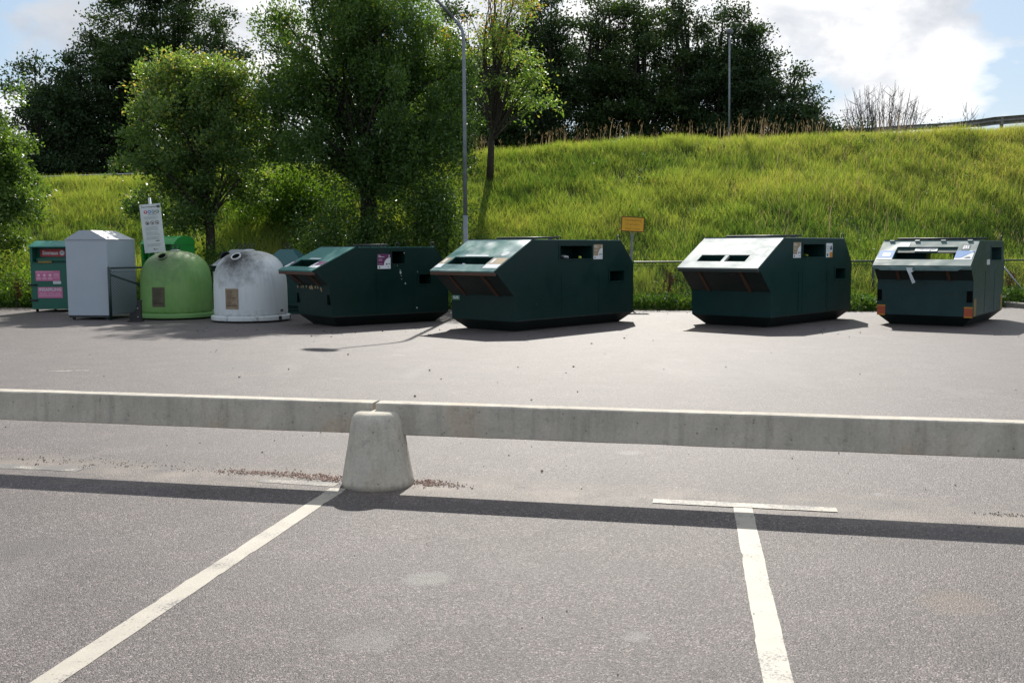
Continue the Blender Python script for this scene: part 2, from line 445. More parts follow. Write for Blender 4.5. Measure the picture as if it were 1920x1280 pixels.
M['leaf_oak'] = foliage('oak_leaf', [(0, (.06, .115, .038)), (.45, (.11, .19, .065)), (.72, (.20, .27, .085)), (.9, (.36, .34, .11)), (1, (.42, .34, .13))], .5, .4, .4)
M['leaf_big'] = foliage('broad_leaf', [(0, (.045, .09, .03)), (.5, (.088, .165, .048)), (.9, (.16, .25, .068)), (.97, (.20, .28, .06)), (1, (.42, .30, .02))], .5, .4, .42)
M['leaf_left'] = foliage('shiny_leaf', [(0, (.05, .10, .028)), (.5, (.11, .19, .045)), (1, (.19, .28, .07))], .45, .38, .5)
M['leaf_ash'] = foliage('turning_leaf', [(0, (.10, .19, .055)), (.5, (.19, .29, .085)), (.72, (.28, .30, .10)), (.88, (.30, .22, .08)), (1, (.42, .2, .04))], .48, .45, .3)
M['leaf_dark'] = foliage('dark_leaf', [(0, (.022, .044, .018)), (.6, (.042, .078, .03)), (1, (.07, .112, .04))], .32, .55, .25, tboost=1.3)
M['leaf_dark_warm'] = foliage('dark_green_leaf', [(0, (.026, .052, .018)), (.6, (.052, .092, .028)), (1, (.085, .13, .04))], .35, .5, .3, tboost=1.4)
M['leaf_weed'] = foliage('weed_leaf', [(0, (.028, .068, .016)), (.5, (.06, .13, .028)), (1, (.12, .19, .05))], .4, .6, .12)
M['leaf_bush'] = foliage('bush_leaf', [(0, (.05, .11, .02)), (.5, (.12, .22, .04)), (1, (.22, .32, .07))], .5, .55, .16)
M['grass'] = foliage('grass_blade', [(0, (.05, .115, .036)), (.28, (.15, .24, .06)), (.52, (.275, .355, .092)), (.75, (.385, .41, .125)), (.9, (.44, .375, .18)), (1, (.48, .40, .26))], .5, .6, .15, tboost=1.45)
M['drygrass'] = foliage('dry_stalk', [(0, (.22, .165, .10)), (1, (.46, .36, .25))], .35, .7, .2, tcol=(1.2, 1.1, .8))
M['dock'] = foliage('rusty_seed', [(0, (.07, .022, .012)), (1, (.16, .05, .025))], .2, .7, .2, tcol=(1.2, .8, .5))

# ------------------------------------------------------------------ camera
cam = bpy.data.cameras.new('camera'); camo = bpy.data.objects.new('camera', cam); COL.objects.link(camo)
PITCH = math.atan((640 - 464.99) / 1867.0)
camo.matrix_world = Matrix.Translation((0, 0, 1.6)) @ Matrix.Rotation(math.pi / 2 - PITCH, 4, 'X') @ Matrix.Rotation(-.00361, 4, 'Z')
cam.sensor_width = 36; cam.sensor_fit = 'HORIZONTAL'; cam.lens = 1867.0 * 36 / 1920
cam.clip_start = .05; cam.clip_end = 3000
scene.camera = camo

# ------------------------------------------------------------------ sky and sun
SUN_EL, SUN_AZ = R(40.4), R(4.7)
w = bpy.data.worlds.new('World'); scene.world = w; w.use_nodes = True
nt = w.node_tree; nt.nodes.clear()
out = node(nt, 'ShaderNodeOutputWorld'); bg = node(nt, 'ShaderNodeBackground')
sky = node(nt, 'ShaderNodeTexSky', sky_type='NISHITA', sun_disc=False)
sky.sun_elevation = SUN_EL; sky.sun_rotation = SUN_AZ
sky.altitude = 50; sky.air_density = 1.0; sky.dust_density = 1.2; sky.ozone_density = 1.5
tc = node(nt, 'ShaderNodeTexCoord')
nrm = node(nt, 'ShaderNodeVectorMath', operation='NORMALIZE'); L(nt, tc.outputs['Generated'], nrm.inputs[0])
sep = node(nt, 'ShaderNodeSeparateXYZ'); L(nt, nrm.outputs[0], sep.inputs[0])
zz = mth(nt, 'ADD', mth(nt, 'MAXIMUM', sep.outputs['Z'], 0.0), .22)
px = mth(nt, 'DIVIDE', sep.outputs['X'], zz); py = mth(nt, 'DIVIDE', sep.outputs['Y'], zz)
cmb = node(nt, 'ShaderNodeCombineXYZ'); L(nt, px, cmb.inputs[0]); L(nt, py, cmb.inputs[1])
def cloudnoise(off, sc, det, sq=(1, 1, 1.7)):
    mp = node(nt, 'ShaderNodeMapping'); mp.inputs['Location'].default_value = off; mp.inputs['Scale'].default_value = sq
    L(nt, nrm.outputs[0], mp.inputs['Vector'])
    return noise(nt, mp.outputs[0], sc, det, .55, .35)
cl = cloudnoise((3.1, 1.7, 0), 6.5, 10)
def blob(az, el, rad, amt):
    """a cloud bank in one part of the sky"""
    d = Vector((math.sin(R(az)) * math.cos(R(el)), math.cos(R(az)) * math.cos(R(el)), math.sin(R(el))))
    dp = node(nt, 'ShaderNodeVectorMath', operation='DOT_PRODUCT'); L(nt, nrm.outputs[0], dp.inputs[0]); dp.inputs[1].default_value = d
    mr = node(nt, 'ShaderNodeMapRange', interpolation_type='SMOOTHSTEP'); L(nt, dp.outputs['Value'], mr.inputs['Value'])
    mr.inputs['From Min'].default_value = math.cos(R(rad)); mr.inputs['From Max'].default_value = 1
    return mth(nt, 'MULTIPLY', mr.outputs[0], amt)
tot = mth(nt, 'ADD', mth(nt, 'MULTIPLY', mth(nt, 'SUBTRACT', cl, .5), 2.3), .5)
for b in [(18, 12.5, 8, .3), (21.5, 9.3, 4.5, .28), (13.5, 7.2, 3.5, .3), (-20, 14.5, 8, .3), (-13, 11.5, 6, .35), (0, 16, 10, .25), (28, 16, 6, .1),
          (26.5, 6.3, 7, -.3), (19.5, 5.0, 4.5, -.3), (29, 11, 5, -.12), (15.3, 9.2, 2.6, -.14), (-27, 9.8, 4.0, -.3), (5, 24, 14, .2)]:
    tot = mth(nt, 'ADD', tot, blob(*b))
mask = ramp(nt, tot, [(.42, bw(0)), (.58, bw(.75)), (.78, bw(1))])
shade = cloudnoise((7.3, .4, 0), 8.5, 8)
ccol = ramp(nt, shade, [(.34, (7.0, 7.3, 7.9)), (.44, (8.8, 9.0, 9.4)), (.51, (11, 11, 11)), (.66, (12, 12, 11.8))])
grey = blob(-22, 15, 9, .75)
ccol = mixc(nt, grey, ccol, (5.0, 5.4, 6.1))
skyc = mixc(nt, .45, sky.outputs[0], (5.2, 7.2, 9.4))
fin = mixc(nt, mask, skyc, ccol)
L(nt, fin, bg.inputs['Color']); bg.inputs['Strength'].default_value = .075
L(nt, bg.outputs[0], out.inputs['Surface'])
sun = bpy.data.lights.new('sun', 'SUN'); suno = bpy.data.objects.new('sun', sun); COL.objects.link(suno)
sun.energy = 4.4; sun.angle = R(.55); sun.color = (1, .955, .87)
sd = Vector((math.sin(SUN_AZ) * math.cos(SUN_EL), math.cos(SUN_AZ) * math.cos(SUN_EL), math.sin(SUN_EL)))
suno.rotation_euler = sd.to_track_quat('Z', 'Y').to_euler(); suno.location = sd * 60
vs_ = scene.view_settings
vs_.view_transform = 'Standard'; vs_.look = 'None'; vs_.exposure = .42; vs_.gamma = 1
scene.cycles.max_bounces = 7; scene.cycles.diffuse_bounces = 3; scene.cycles.glossy_bounces = 3
scene.cycles.transmission_bounces = 5; scene.cycles.transparent_max_bounces = 8
scene.cycles.use_denoising = True; scene.cycles.sample_clamp_indirect = 6

# ------------------------------------------------------------------ terrain
def interp(x, pts):
    xs, ys = zip(*pts); return np.interp(x, xs, ys)
EDGE = [(-70, 30), (-20, 28), (-13.5, 27.6), (3.8, 25.4), (8.7, 24.6), (11.6, 25.6), (12.9, 26.2), (20, 27.5), (70, 34)]
CRZ = [(-60, 2.6), (-17.4, 3.95), (-9, 4.35), (-.6, 4.92), (2.8, 5.2), (7, 5.35), (12.7, 5.55), (19, 5.7), (60, 6.3)]
CRY = 37.0
def sines(x, y, s):
    r_ = np.random.RandomState(s); o = 0
    for k in range(7):
        f = .25 * 1.55 ** k; a, p = r_.uniform(0, 6.28), r_.uniform(0, 6.28)
        o = o + np.sin((x * np.cos(a) + y * np.sin(a)) * f * 2.2 + p) / 1.3 ** k
    return o / 3.2
def hgt(x, y):
    x = np.asarray(x, float); y = np.asarray(y, float)
    e = interp(x, EDGE) + .55; cz = interp(x, CRZ)
    t = np.clip((y - e) / (CRY - e), 0, 1)
    # foot eases in, crest rounds over
    prof = np.clip(t * 1.06 - .03, 0, 1) ; prof = np.where(t < .12, t * t * 3.8 * (.0972 / .0547), prof)
    prof = np.where(t > .9, .924 + (1 - .924) * (1 - ((1 - t) / .1) ** 1.6), prof)
    z = .03 + cz * prof + .12 * sines(x, y, 3) * np.clip(t * 6, 0, 1) * np.clip((1.25 - t) * 6, 0, 1)
    # carriageway climbing away behind the crest on the right
    rise = np.clip((y - 40) / 30, 0, 1.1) * np.clip((x - 14.5) / 4, 0, 1) * 3.2
    drop = np.clip((y - 66) / 40, 0, 1) ** 2 * 9
    return z - .1 * np.clip((y - CRY) / 2, 0, 1) + rise - drop

def grid_mesh(name, xs, ys, fz, mat):
    X, Y = np.meshgrid(xs, ys); Z = fz(X, Y)
    nx, ny = len(xs), len(ys)
    co = np.stack([X, Y, Z], -1).reshape(-1, 3)
    i = np.arange((ny - 1) * (nx - 1)); r_, c = i // (nx - 1), i % (nx - 1)
    a = r_ * nx + c
    f = np.stack([a, a + 1, a + nx + 1, a + nx], 1)
    return np_mesh(name, co, f, mat, smooth=True)

def np_mesh(name, co, faces, mat, parent=None, smooth=False, rnd=None):
    me = bpy.data.meshes.new(name)
    n, k = faces.shape
    me.vertices.add(len(co)); me.vertices.foreach_set('co', np.ascontiguousarray(co, dtype=np.float32).ravel())
    me.loops.add(n * k); me.loops.foreach_set('vertex_index', faces.astype(np.int32).ravel())
    me.polygons.add(n)
    me.polygons.foreach_set('loop_start', np.arange(0, n * k, k, dtype=np.int32))
    me.polygons.foreach_set('loop_total', np.full(n, k, dtype=np.int32))
    if smooth: me.polygons.foreach_set('use_smooth', np.ones(n, dtype=bool))
    if rnd is not None:
        at = me.attributes.new('rnd', 'FLOAT', 'FACE'); at.data.foreach_set('value', rnd.astype(np.float32))
    me.materials.append(mat); me.update(calc_edges=True)
    o = bpy.data.objects.new(name, me)
    return link(o, parent)

g = MB(); g.add([(-900, -300, -.06), (900, -300, -.06), (900, 1500, -.06), (-900, 1500, -.06)], [(0, 1, 2, 3)])
tag(g.build('ground', M['soil']), kind='structure')
# asphalt lot with its ragged far edge
ex = np.arange(-60, 60.1, .35); rr = np.random.RandomState(5)
ey = interp(ex, EDGE) + .05 * sines(ex * 6, ex * 0, 9) + rr.uniform(-.03, .03, len(ex))
lot = MB(); vsl = [(-60, -25, 0), (60, -25, 0)] + [(x, y, 0) for x, y in zip(ex[::-1], ey[::-1])]
lot.add(vsl, [tuple(range(len(vsl)))])
tag(lot.build('parking_lot', M['asphalt']), kind='structure')
ysg = np.concatenate([np.arange(24.4, 40, .3), np.arange(40, 70, 1.5), np.arange(70, 125, 6)])
def bank_z(X, Y):
    e = interp(X, EDGE)
    return np.where(Y < e + .12, -.03, hgt(X, Y))
tag(grid_mesh('embankment', np.arange(-62, 62.1, .45), ysg, bank_z, M['soil']), kind='structure')
# the road along the top
rx = np.arange(-60, 60.1, 1.5)
def road_z(X, Y): return hgt(X, Y) + .05
tag(grid_mesh('road', rx, np.array([40.5, 42, 43.5, 45, 46.5]), road_z, M['road']), kind='structure')

# painted bay lines
def line_poly(a, b, wd, seed, jag=.006, taper=0.0):
    r_ = random.Random(seed); a, b = Vector(a), Vector(b); d = (b - a); n_ = max(4, int(d.length / .05)); d.normalize(); s = Vector((-d.y, d.x))
    Ls, Rs = [], []
    wob = [0, 0]
    for i in range(n_ + 1):
        p = a + (b - a) * (i / n_)
        for k in (0, 1): wob[k] = wob[k] * .45 + r_.uniform(-jag, jag) * .5 + (r_.choice((-1, 1)) * jag * 2.2 if r_.random() < .04 else 0)
        Ls.append(p + s * (wd / 2 + wob[0])); Rs.append(p - s * (wd / 2 + wob[1]))
    return [(p.x, p.y, 0) for p in Ls + Rs[::-1]]
def paint(name, poly, mat, z=.0022):
    m = MB(); n_ = len(poly) // 2
    vs = [(x, y, z) for x, y, _ in poly]; k = len(vs)
    m.add(vs, [(i, i + 1, k - 2 - i, k - 1 - i) for i in range(n_ - 1)])
    return tag(m.build(name, mat), kind='structure')
paint('parking_line', line_poly((-1.165, 6.56), (-2.15, 1.4), .115, 1, .003), M['line'])
paint('parking_line', line_poly((1.425, 6.05), (.58, 1.3), .112, 2, .003), M['line'])
paint('parking_line', line_poly((.89, 6.19), (1.98, 5.955), .105, 3, .004), M['line_worn'], .0046)
paint('parking_line', line_poly((-1.75, 6.80), (-1.2, 6.66), .10, 4, .014), M['line_faint'])
paint('parking_line', line_poly((-4.5, 7.42), (-3.15, 7.15), .11, 5, .012), M['line_faint'])
for i, (x, y, a_, l_) in enumerate([(-5.98, 13.1, .1, .32), (-5.72, 13.16, -.1, .18), (-7.45, 14.3, 0, .1)]):
    paint('parking_line', line_poly((x - l_ / 2, y), (x + l_ / 2, y + a_ * l_), .07, 20 + i, .03), M['line_worn'])

# ------------------------------------------------------------------ concrete barrier
PERP = Vector((-BEAM_D.y, BEAM_D.x, 0))
bang = math.atan2(BEAM_D.y, BEAM_D.x)
prof_post = [(.247, 0), (.243, .04), (.222, .16), (.199, .29), (.188, .36), (.179, .42), (.168, .462), (.153, .487), (.134, .499), (.11, .504), (.03, .506)]
def make_post(pos, label):
    t = thing('barrier_post', label, 'bollard', pos, bang, 'concrete barrier posts')
    m = MB().lathe(prof_post, 48)
    o = m.build('pillar', M['concrete_post'], t, 'all')
    return t
def bool_cut(o, cutters, keep=False):
    """cut solids out of o (mesh data applied)"""
    for c in cutters:
        md = o.modifiers.new('cut', 'BOOLEAN'); md.operation = 'DIFFERENCE'; md.object = c; md.solver = 'EXACT'
    dg = bpy.context.evaluated_depsgraph_get()
    me = bpy.data.meshes.new_from_object(o.evaluated_get(dg))
    o.modifiers.clear(); old = o.data; o.data = me; me.name = old.name
    for c in cutters:
        bpy.data.objects.remove(c)
    return o
pc = BEAM_O.copy(); pc.x += .02; pc.y += -.005
p0 = make_post(pc, 'tapered concrete post holding up both grey barrier beams on the asphalt')
for s, lb in ((-1, 'tapered concrete post at the far left end of the barrier'), (1, 'tapered concrete post at the near right end of the barrier')):
    make_post(pc + BEAM_D * (s * 4.6), lb)
def beam(x0, x1, label, seed):
    r_ = random.Random(seed)
    t = thing('barrier_beam', label, 'barrier', BEAM_O + BEAM_D * ((x0 + x1) / 2), bang, 'concrete barrier beams')
    h = (x1 - x0) / 2; m = MB(); n_ = 24
    # slightly irregular cast edges
    prof = [(-.006, .348), (0, .342), (.124, .342), (.13, .348), (.13, .548), (.122, .555), (.008, .555), (0, .547)]
    vs, fs = [], []
    for i in range(n_ + 1):
        x = -h + 2 * h * i / n_
        for a, z in prof: vs.append((x, a + r_.uniform(-.0015, .0015), z + r_.uniform(-.0012, .0012)))
    k = len(prof)
    for i in range(n_):
        for j in range(k):
            fs.append((i * k + j, i * k + (j + 1) % k, (i + 1) * k + (j + 1) % k, (i + 1) * k + j))
    fs += [tuple(range(k)), tuple(range(n_ * k, n_ * k + k))]
    m.add(vs, fs); m.build('beam', M['concrete'], t)
    return t
bL = beam(-4.6, -.012, 'grey concrete beam running left from the tapered post', 3)
bR = beam(.012, 4.6, 'grey concrete beam running right from the tapered post', 4)

# gravel swept round the foot of the post
def stones(name, spots, label, cat, mat, seed):
    r_ = np.random.RandomState(seed); vs, fs = [], []
    for cx, cy, sx, sy, n_, s0, s1 in spots:
        for _ in range(n_):
            x = cx + r_.normal() * sx; y = cy + r_.normal() * sy - .22 * (x - cx); s = r_.uniform(s0, s1)
            if math.hypot(x - pc.x, y - pc.y) < .25: continue
            b = len(vs); a = r_.uniform(0, 6.28); q = r_.uniform(.6, 1.2, 6)
            for k, (dx, dy, dz) in enumerate([(1, 0, .5), (0, 1, .5), (-1, 0, .5), (0, -1, .5), (0, 0, 1.1), (0, 0, 0)]):
                ca, sa = math.cos(a), math.sin(a)
                vs.append((x + s * q[k] * (dx * ca - dy * sa), y + s * q[k] * (dx * sa + dy * ca), .001 + s * q[k] * dz))
            fs += [(b, b + 1, b + 4), (b + 1, b + 2, b + 4), (b + 2, b + 3, b + 4), (b + 3, b, b + 4), (b + 1, b, b + 5), (b + 2, b + 1, b + 5), (b + 3, b + 2, b + 5), (b, b + 3, b + 5)]
    m = MB(); m.add(vs, fs); o = m.build(name, mat)
    return tag(o, label, cat, kind='stuff')
stones('gravel', [(-1.3, 6.84, .12, .045, 260, .004, .011), (-1.62, 6.98, .2, .04, 330, .004, .011), (-1.95, 7.05, .14, .035, 120, .004, .010), (-.58, 6.7, .08, .05, 260, .004, .011), (-.45, 6.62, .1, .03, 60, .004, .01), (-2.9, 7.35, .5, .06, 80, .004, .009)],
       'reddish gravel swept up round the foot of the tapered concrete post', 'gravel', M['gravel'], 1)
stones('litter_crumbs', [(-2.5, 18.8, 2.5, .7, 26, .01, .025), (6.5, 18.6, 3.0, .8, 26, .01, .025), (3.4, 24.6, 1.5, .3, 30, .012, .03), (2.95, 5.83, .1, .02, 40, .004, .009), (-3.3, 7.4, .4, .07, 50, .004, .009), (0, 8, 3.0, .8, 60, .005, .011), (0, 4.6, 1.8, .8, 14, .003, .006), (-1, 14, 6, 3, 50, .008, .02)],
       'dark crumbs of dry leaf and grit scattered over the asphalt', 'debris', M['debris'], 2)

# ------------------------------------------------------------------ big recycling containers
def rot2(yaw): return Matrix.Rotation(yaw, 4, 'Z')
def clean_box(name='cutter'):
    pass
def container(q, label, bodym, lidm, opening, sides, pocket=.45, lipm='rust', lugs=False):
    x, y, yaw, W, zc, ins, zf, lv, lz, tv, tz, bv, Ln, sz, tp = q
    h = W / 2
    t = thing('recycling_container', label, 'recycling container', (x, y, 0), yaw, 'large green recycling containers')
    prof = [(0, zc), (-tp, zf), (-lv, lz), (tv, tz), (Ln - bv, tz), (Ln, sz), (Ln, zc)]
    bdy = MB().prism(prof, (0, 0, 0), (0, 1, 0), (0, 0, 1), (1, 0, 0), -h, h).build('body', M[bodym], t)
    slope = Vector((0, tv + lv, tz - lz)); slen = slope.length
    lidF = Face((0, -lv, lz), (1, 0, 0), slope, t)
    sideF = Face((h, 0, 0), (0, 1, 0), (0, 0, 1), t)
    frontF = Face((0, 0, 0), (1, 0, 0), (0, 0, 1), t)
    cut = []
    a0, a1, b0, b1 = opening
    c = MB().prism([(a0, b0), (a1, b0), (a1, b1), (a0, b1)], lidF.O, lidF.ex, lidF.ey, lidF.n, -pocket, .3).build('cutter', M['inside']); cut.append(c)
    for (v0, v1, z0, z1) in sides:
        cut.append(MB().box(h - .5, h + .2, v0, v1, z0, z1).build('cutter', M['inside']))
    for c in cut: c.matrix_world = t.matrix_basis.copy(); 
    bpy.context.view_layer.update()
    bool_cut(bdy, cut)
    # sunken pyramid base
    MB().hexa([(-h + ins, ins, 0.004), (h - ins, ins, .004), (h - ins, Ln - ins, .004), (-h + ins, Ln - ins, .004),
               (-h + .004, .004, zc - .002), (h - .004, .004, zc - .002), (h - .004, Ln - .004, zc - .002), (-h + .004, Ln - .004, zc - .002)]).build('base', M['base_black'], t)  # black-green paint carries the shade under the body
    # lid sheet with its throw-in slot
    lt = .022; o0, o1, p0_, p1_ = -h - .006, h + .006, -.035, slen + .004
    lm = MB()
    for poly in ([(o0, p0_), (o1, p0_), (a1, b0), (a0, b0)], [(o1, p0_), (o1, p1_), (a1, b1), (a1, b0)], [(o1, p1_), (o0, p1_), (a0, b1), (a1, b1)], [(o0, p1_), (o0, p0_), (a0, b0), (a0, b1)]):
        lm.prism(poly, lidF.O, lidF.ex, lidF.ey, lidF.n, .004, lt)
    lm.prism([(o0, p0_ - .008), (o1, p0_ - .008), (o1, p0_), (o0, p0_)], lidF.O, lidF.ex, lidF.ey, lidF.n, -.03, lt)  # folded front edge
    lid = lm.build('lid', M[lidm], t)
    # lip channel below the lid and the two brackets under the overhang
    MB().box(-h - .004, h + .004, -lv - .035, -lv + .03, lz - .085, lz - .028).build('lip', M[lipm], t)
    d = Vector((0, -lv + tp, lz - zf)).normalized(); nn = Vector((0, -d.z, d.y)); nn = nn if nn.y < 0 else -nn
    for s in (-1, 1):
        u0 = s * h * .52
        MB().prism([(-.03, .02), (.03, .02), (.03, (Vector((0, -lv + tp, lz - zf))).length - .09), (-.03, (Vector((0, -lv + tp, lz - zf))).length - .09)],
                   (u0, -tp, zf), (1, 0, 0), d, nn, -.01, .035).build('bracket', M['rust'], t)
    # scuffed plate under the overhang
    ul = (Vector((0, -lv + tp, lz - zf))).length
    MB().prism([(-h + .003, .01), (h - .003, .01), (h - .003, ul - .06), (-h + .003, ul - .06)], (0, -tp, zf), (1, 0, 0), d, nn, .001, .005).build('underside', M['underside'], t)
    # hinge strip at the lid top with lugs
    hs = MB().box(-h - .004, h + .004, tv - .015, tv + .05, tz + .006, tz + .03).build('hinge_strip', M['base_black'], t)
    for k in range(4 if lugs else 0):
        u0 = -h + .17 + k * (W - .34) / 3
        MB().prism([(u0 - .045, slen - .055), (u0 + .045, slen - .055), (u0 + .045, slen - .012), (u0 - .045, slen - .012)], lidF.O, lidF.ex, lidF.ey, lidF.n, lt + .001, lt + .02).build('hinge', M[lidm], hs)
    vb = tv + .78
    hb = MB().tube([(-h + .05, vb, tz + .055), (h - .02, vb, tz + .055)], .02, 8).build('hinge_bar', M['darksteel'], t, 'all')
    for k in range(4):
        u0 = -h + .2 + k * (W - .4) / 3
        MB().box(u0 - .03, u0 + .03, vb - .04, vb + .04, tz + .002, tz + .04).build('hinge', M['darksteel'], hb)
    for s in (-1, 1):
        MB().ring((s * (h - .03), Ln - bv - .05, tz + .06), (0, 1, 0), (0, 0, 1), .05, .012, 18, 6).build('lifting_eye', M['darksteel'], t, 'all')
    MB().box(h - .25, h - .12, Ln + .001, Ln + .05, sz - .02, sz + .03).build('latch', M['darksteel'], t)
    # roof sheet edge catching the light
    MB().box(-h + .01, h - .004, tv + .06, Ln - bv - .004, tz + .001, tz + .012).build('roof_sheet', M[lidm], t)
    # weld seams and a worn strip above the base
    for v0 in (Ln * .36, Ln * .68):
        MB().box(h + .0003, h + .004, v0, v0 + .012, zc + .03, 1.1).build('weld_seam', M[bodym], t)
    MB().box(h + .0003, h + .003, .02, Ln - .02, zc, zc + .018).build('weld_seam', M['underside'], t)
    # frames round the side slots
    for (v0, v1, z0, z1) in sides:
        m = MB(); e = .035
        for (va, vb_, za, zb_) in ((v0 - e, v1 + e, z1, z1 + e), (v0 - e, v1 + e, z0 - e, z0), (v0 - e, v0, z0, z1), (v1, v1 + e, z0, z1)):
            m.box(h + .0005, h + .010, va, vb_, za, zb_)
        m.build('slot_frame', M[bodym], t)
    return t, lidF, sideF, frontF, h, lt

def info_sticker(F, v0, v1, z0, z1, colm, l1, l2, d=.002, kind='quarter'):
    s = F.rect('sticker', M['white'], v0, v1, z0, z1, d, d + .003)
    w_, h_ = v1 - v0, z1 - z0
    zb = z0 + h_ * .24; R_ = w_ * .52
    arc = [(v1 - R_ * math.cos(a), zb + R_ * 1.0 * math.sin(a)) for a in np.linspace(0, math.pi / 2, 12)]
    poly = [(v0, zb)] + arc + [(v1, z1), (v0, z1)]
    pr = F.plate('print', M[colm], poly, d + .0035, d + .0055, s)
    x0 = v0 + w_ * .07
    F.text(l1, h_ * .085, x0, z1 - h_ * .1, M['white'], d + .006, s, .001, align='LEFT')
    F.text(l2, h_ * .085, x0, z1 - h_ * .19, M['white'], d + .006, s, .001, align='LEFT')
    F.multi('print', M['palepink'] if colm == 'purple' else M['offwhite'],
            [[(x0, z1 - h_ * q), (x0 + w_ * l_, z1 - h_ * q), (x0 + w_ * l_, z1 - h_ * (q - .018)), (x0, z1 - h_ * (q - .018))] for q, l_ in ((.36, .32), (.41, .28), (.46, .3), (.66, .3))], d + .006, d + .007, s)
    F.plate('print', M['white'], [(v1 - w_ * .16, z1 - h_ * .2), (v1 - w_ * .08, z1 - h_ * .2), (v1 - w_ * .09, z1 - h_ * .09), (v1 - w_ * .12, z1 - h_ * .06), (v1 - w_ * .14, z1 - h_ * .1)], d + .006, d + .007, s)
    F.multi('print', M['ink'], [disc(v1 - w_ * .3, zb + h_ * .08, w_ * .06, 9), disc(v1 - w_ * .12, zb + h_ * .1, w_ * .045, 9), disc(v0 + w_ * .14, z0 + h_ * .11, w_ * .055, 8), disc(v1 - w_ * .18, z0 + h_ * .12, w_ * .03, 8)], d + .006, d + .007, s)
    return s

Q1 = [-4.114, 20.821, -0.9, 1.501, 0.205, 0.218, 0.864, 0.416, 1.16, 0.553, 1.619, 0.34, 2.865, 1.196, 0.077]
Q2 = [-0.573, 19.414, -0.731, 1.685, 0.205, 0.216, 0.692, 0.553, 1.172, 0.51, 1.749, 0.465, 3.887, 1.263, 0.012]
Q3 = [4.447, 20.25, -0.749, 1.819, 0.209, 0.21, 0.714, 0.514, 1.198, 0.481, 1.777, 0.395, 3.633, 1.266, 0.019]
Q4 = [8.353, 20.169, -0.635, 1.85, 0.212, 0.214, 0.928, 0.333, 1.231, 0.388, 1.709, 0.156, 2.905, 1.308, 0.037]

# ---- container with purple signs
t, F, S, Fr, h, lt = container(Q1, 'dark green recycling container with purple stickers and teal lid beside the white bell bin', 'green_c1', 'lid_c1',
                               (-.575, .33, .135, .455), [(1.425, 1.74, 1.281, 1.538), (2.1, 2.404, .834, 1.038)])
info_sticker(S, 1.07, 1.387, 1.175, 1.484, 'purple', 'Plast-', 'förpackningar')
for a0, a1 in ((-.745, -.6), (.37, .745)):
    s = F.rect('sticker', M['white'], a0, a1, .1, .37, lt + .001, lt + .003)
    F.rect('print', M['purple'], a0, a1, .2, .37, lt + .0035, lt + .005, s)
    F.rect('print', M['white'], a0 + .03, a0 + .1, .17, .33, lt + .0055, lt + .0065, s)
F.rect('label_plate', M['white'], -.24, .24, .475, .52, lt + .001, lt + .004)
Fr.n = Vector((0, -1, 0))
MB().box(h - .115, h - .035, -.06, -.018, .46, .665).build('forklift_pocket', M['inside'], t)
MB().box(-h + .03, -h + .09, -.06, -.018, .46, .665).build('forklift_pocket', M['inside'], t)
def chips(name, F, pts, mat, d0, parent, seed=1, s=.02):
    r_ = random.Random(seed)
    for a, b, q in pts:
        m = MB(); k = 7; poly = [(a + q * s * r_.uniform(.5, 1.2) * math.cos(6.283 * i / k), b + q * s * r_.uniform(.6, 1.5) * math.sin(6.283 * i / k)) for i in range(k)]
        m.prism(poly, F.O, F.ex, F.ey, F.n, d0, d0 + .0015).build(name, mat, parent)
chips('paint_chip', S, [(1.49, 1.256, 1), (1.56, 1.25, .9), (1.625, 1.14, .7), (1.634, 1.09, 1.4), (1.65, 1.02, .5), (1.749, .856, .9), (1.66, .95, .4), (2.036, .325, .9), (1.735, 1.5, .8), (2.06, 1.1, .5)], M['offwhite'], .001, t)
# stencilled remains of a worn decal on the front
rd = random.Random(3); Fw = Face((0, -.07, .64), (1, 0, 0), (0, -.077 + .018, .864 - .64), t)
pl = []
for k in range(9):
    a = -.62 + k * .13 + rd.uniform(-.03, .03); b = .13 + rd.uniform(-.02, .03)
    pl.append((a, b, rd.uniform(1.0, 2.4)))
dF = Face((0, -.018, .205), (1, 0, 0), (0, -.059, .659), t)   # leaning front plate
chips('decal_remnant', Face((0, -.077 * (.62 - .0), .66), (1, 0, 0), (0, -.077, .659), t), [(a, b, q) for a, b, q in pl], M['tan'], .008, t, 4, .022)

# ---- container with tan signs, dented lid
t, F, S, Fr, h, lt = container(Q2, 'dark green recycling container with dented shiny teal lid and tan stickers in the middle', 'green_c2', 'lid_c2',
                               (-.62, .43, .212, .51), [(1.355, 2.39, 1.38, 1.64), (3.02, 3.535, .895, 1.108)])
info_sticker(S, 2.45, 2.76, 1.363, 1.67, 'tan', 'Pappers-', 'förpackningar')
for a0, a1 in ((-.835, -.66), (.46, .835)):
    s = F.rect('sticker', M['white'], a0, a1, .08, .46, lt + .001, lt + .003)
    F.rect('print', M['tan'], a0, a1, .23, .46, lt + .0035, lt + .005, s)
    F.rect('print', M['white'], a0 + .05, a0 + .11, .27, .42, lt + .0055, lt + .0065, s)
F.rect('label_plate', M['white'], -.37, .25, .525, .575, lt + .001, lt + .004)
F.plate('worn_patch', M['offwhite'], disc(.62, .63, .09, 14), lt + .001, lt + .003)
s = Fr.rect('maker_plate', M['greendot'], -.825, -.605, .575, .668, .013, .016)
Fr.text('ILAB', .075, -.715, .625, M['white'], .0165, s, .002)
M['scuff'] = plain('paint_scuff', (.03, .06, .055), .6, 0, .4, 30)
rs = random.Random(8)
chips('paint_scuff', S, [(rs.uniform(.3, 3.3), rs.uniform(.28, 1.2), rs.uniform(.2, .6)) for _ in range(12)], M['scuff'], .001, t, 9, .022)
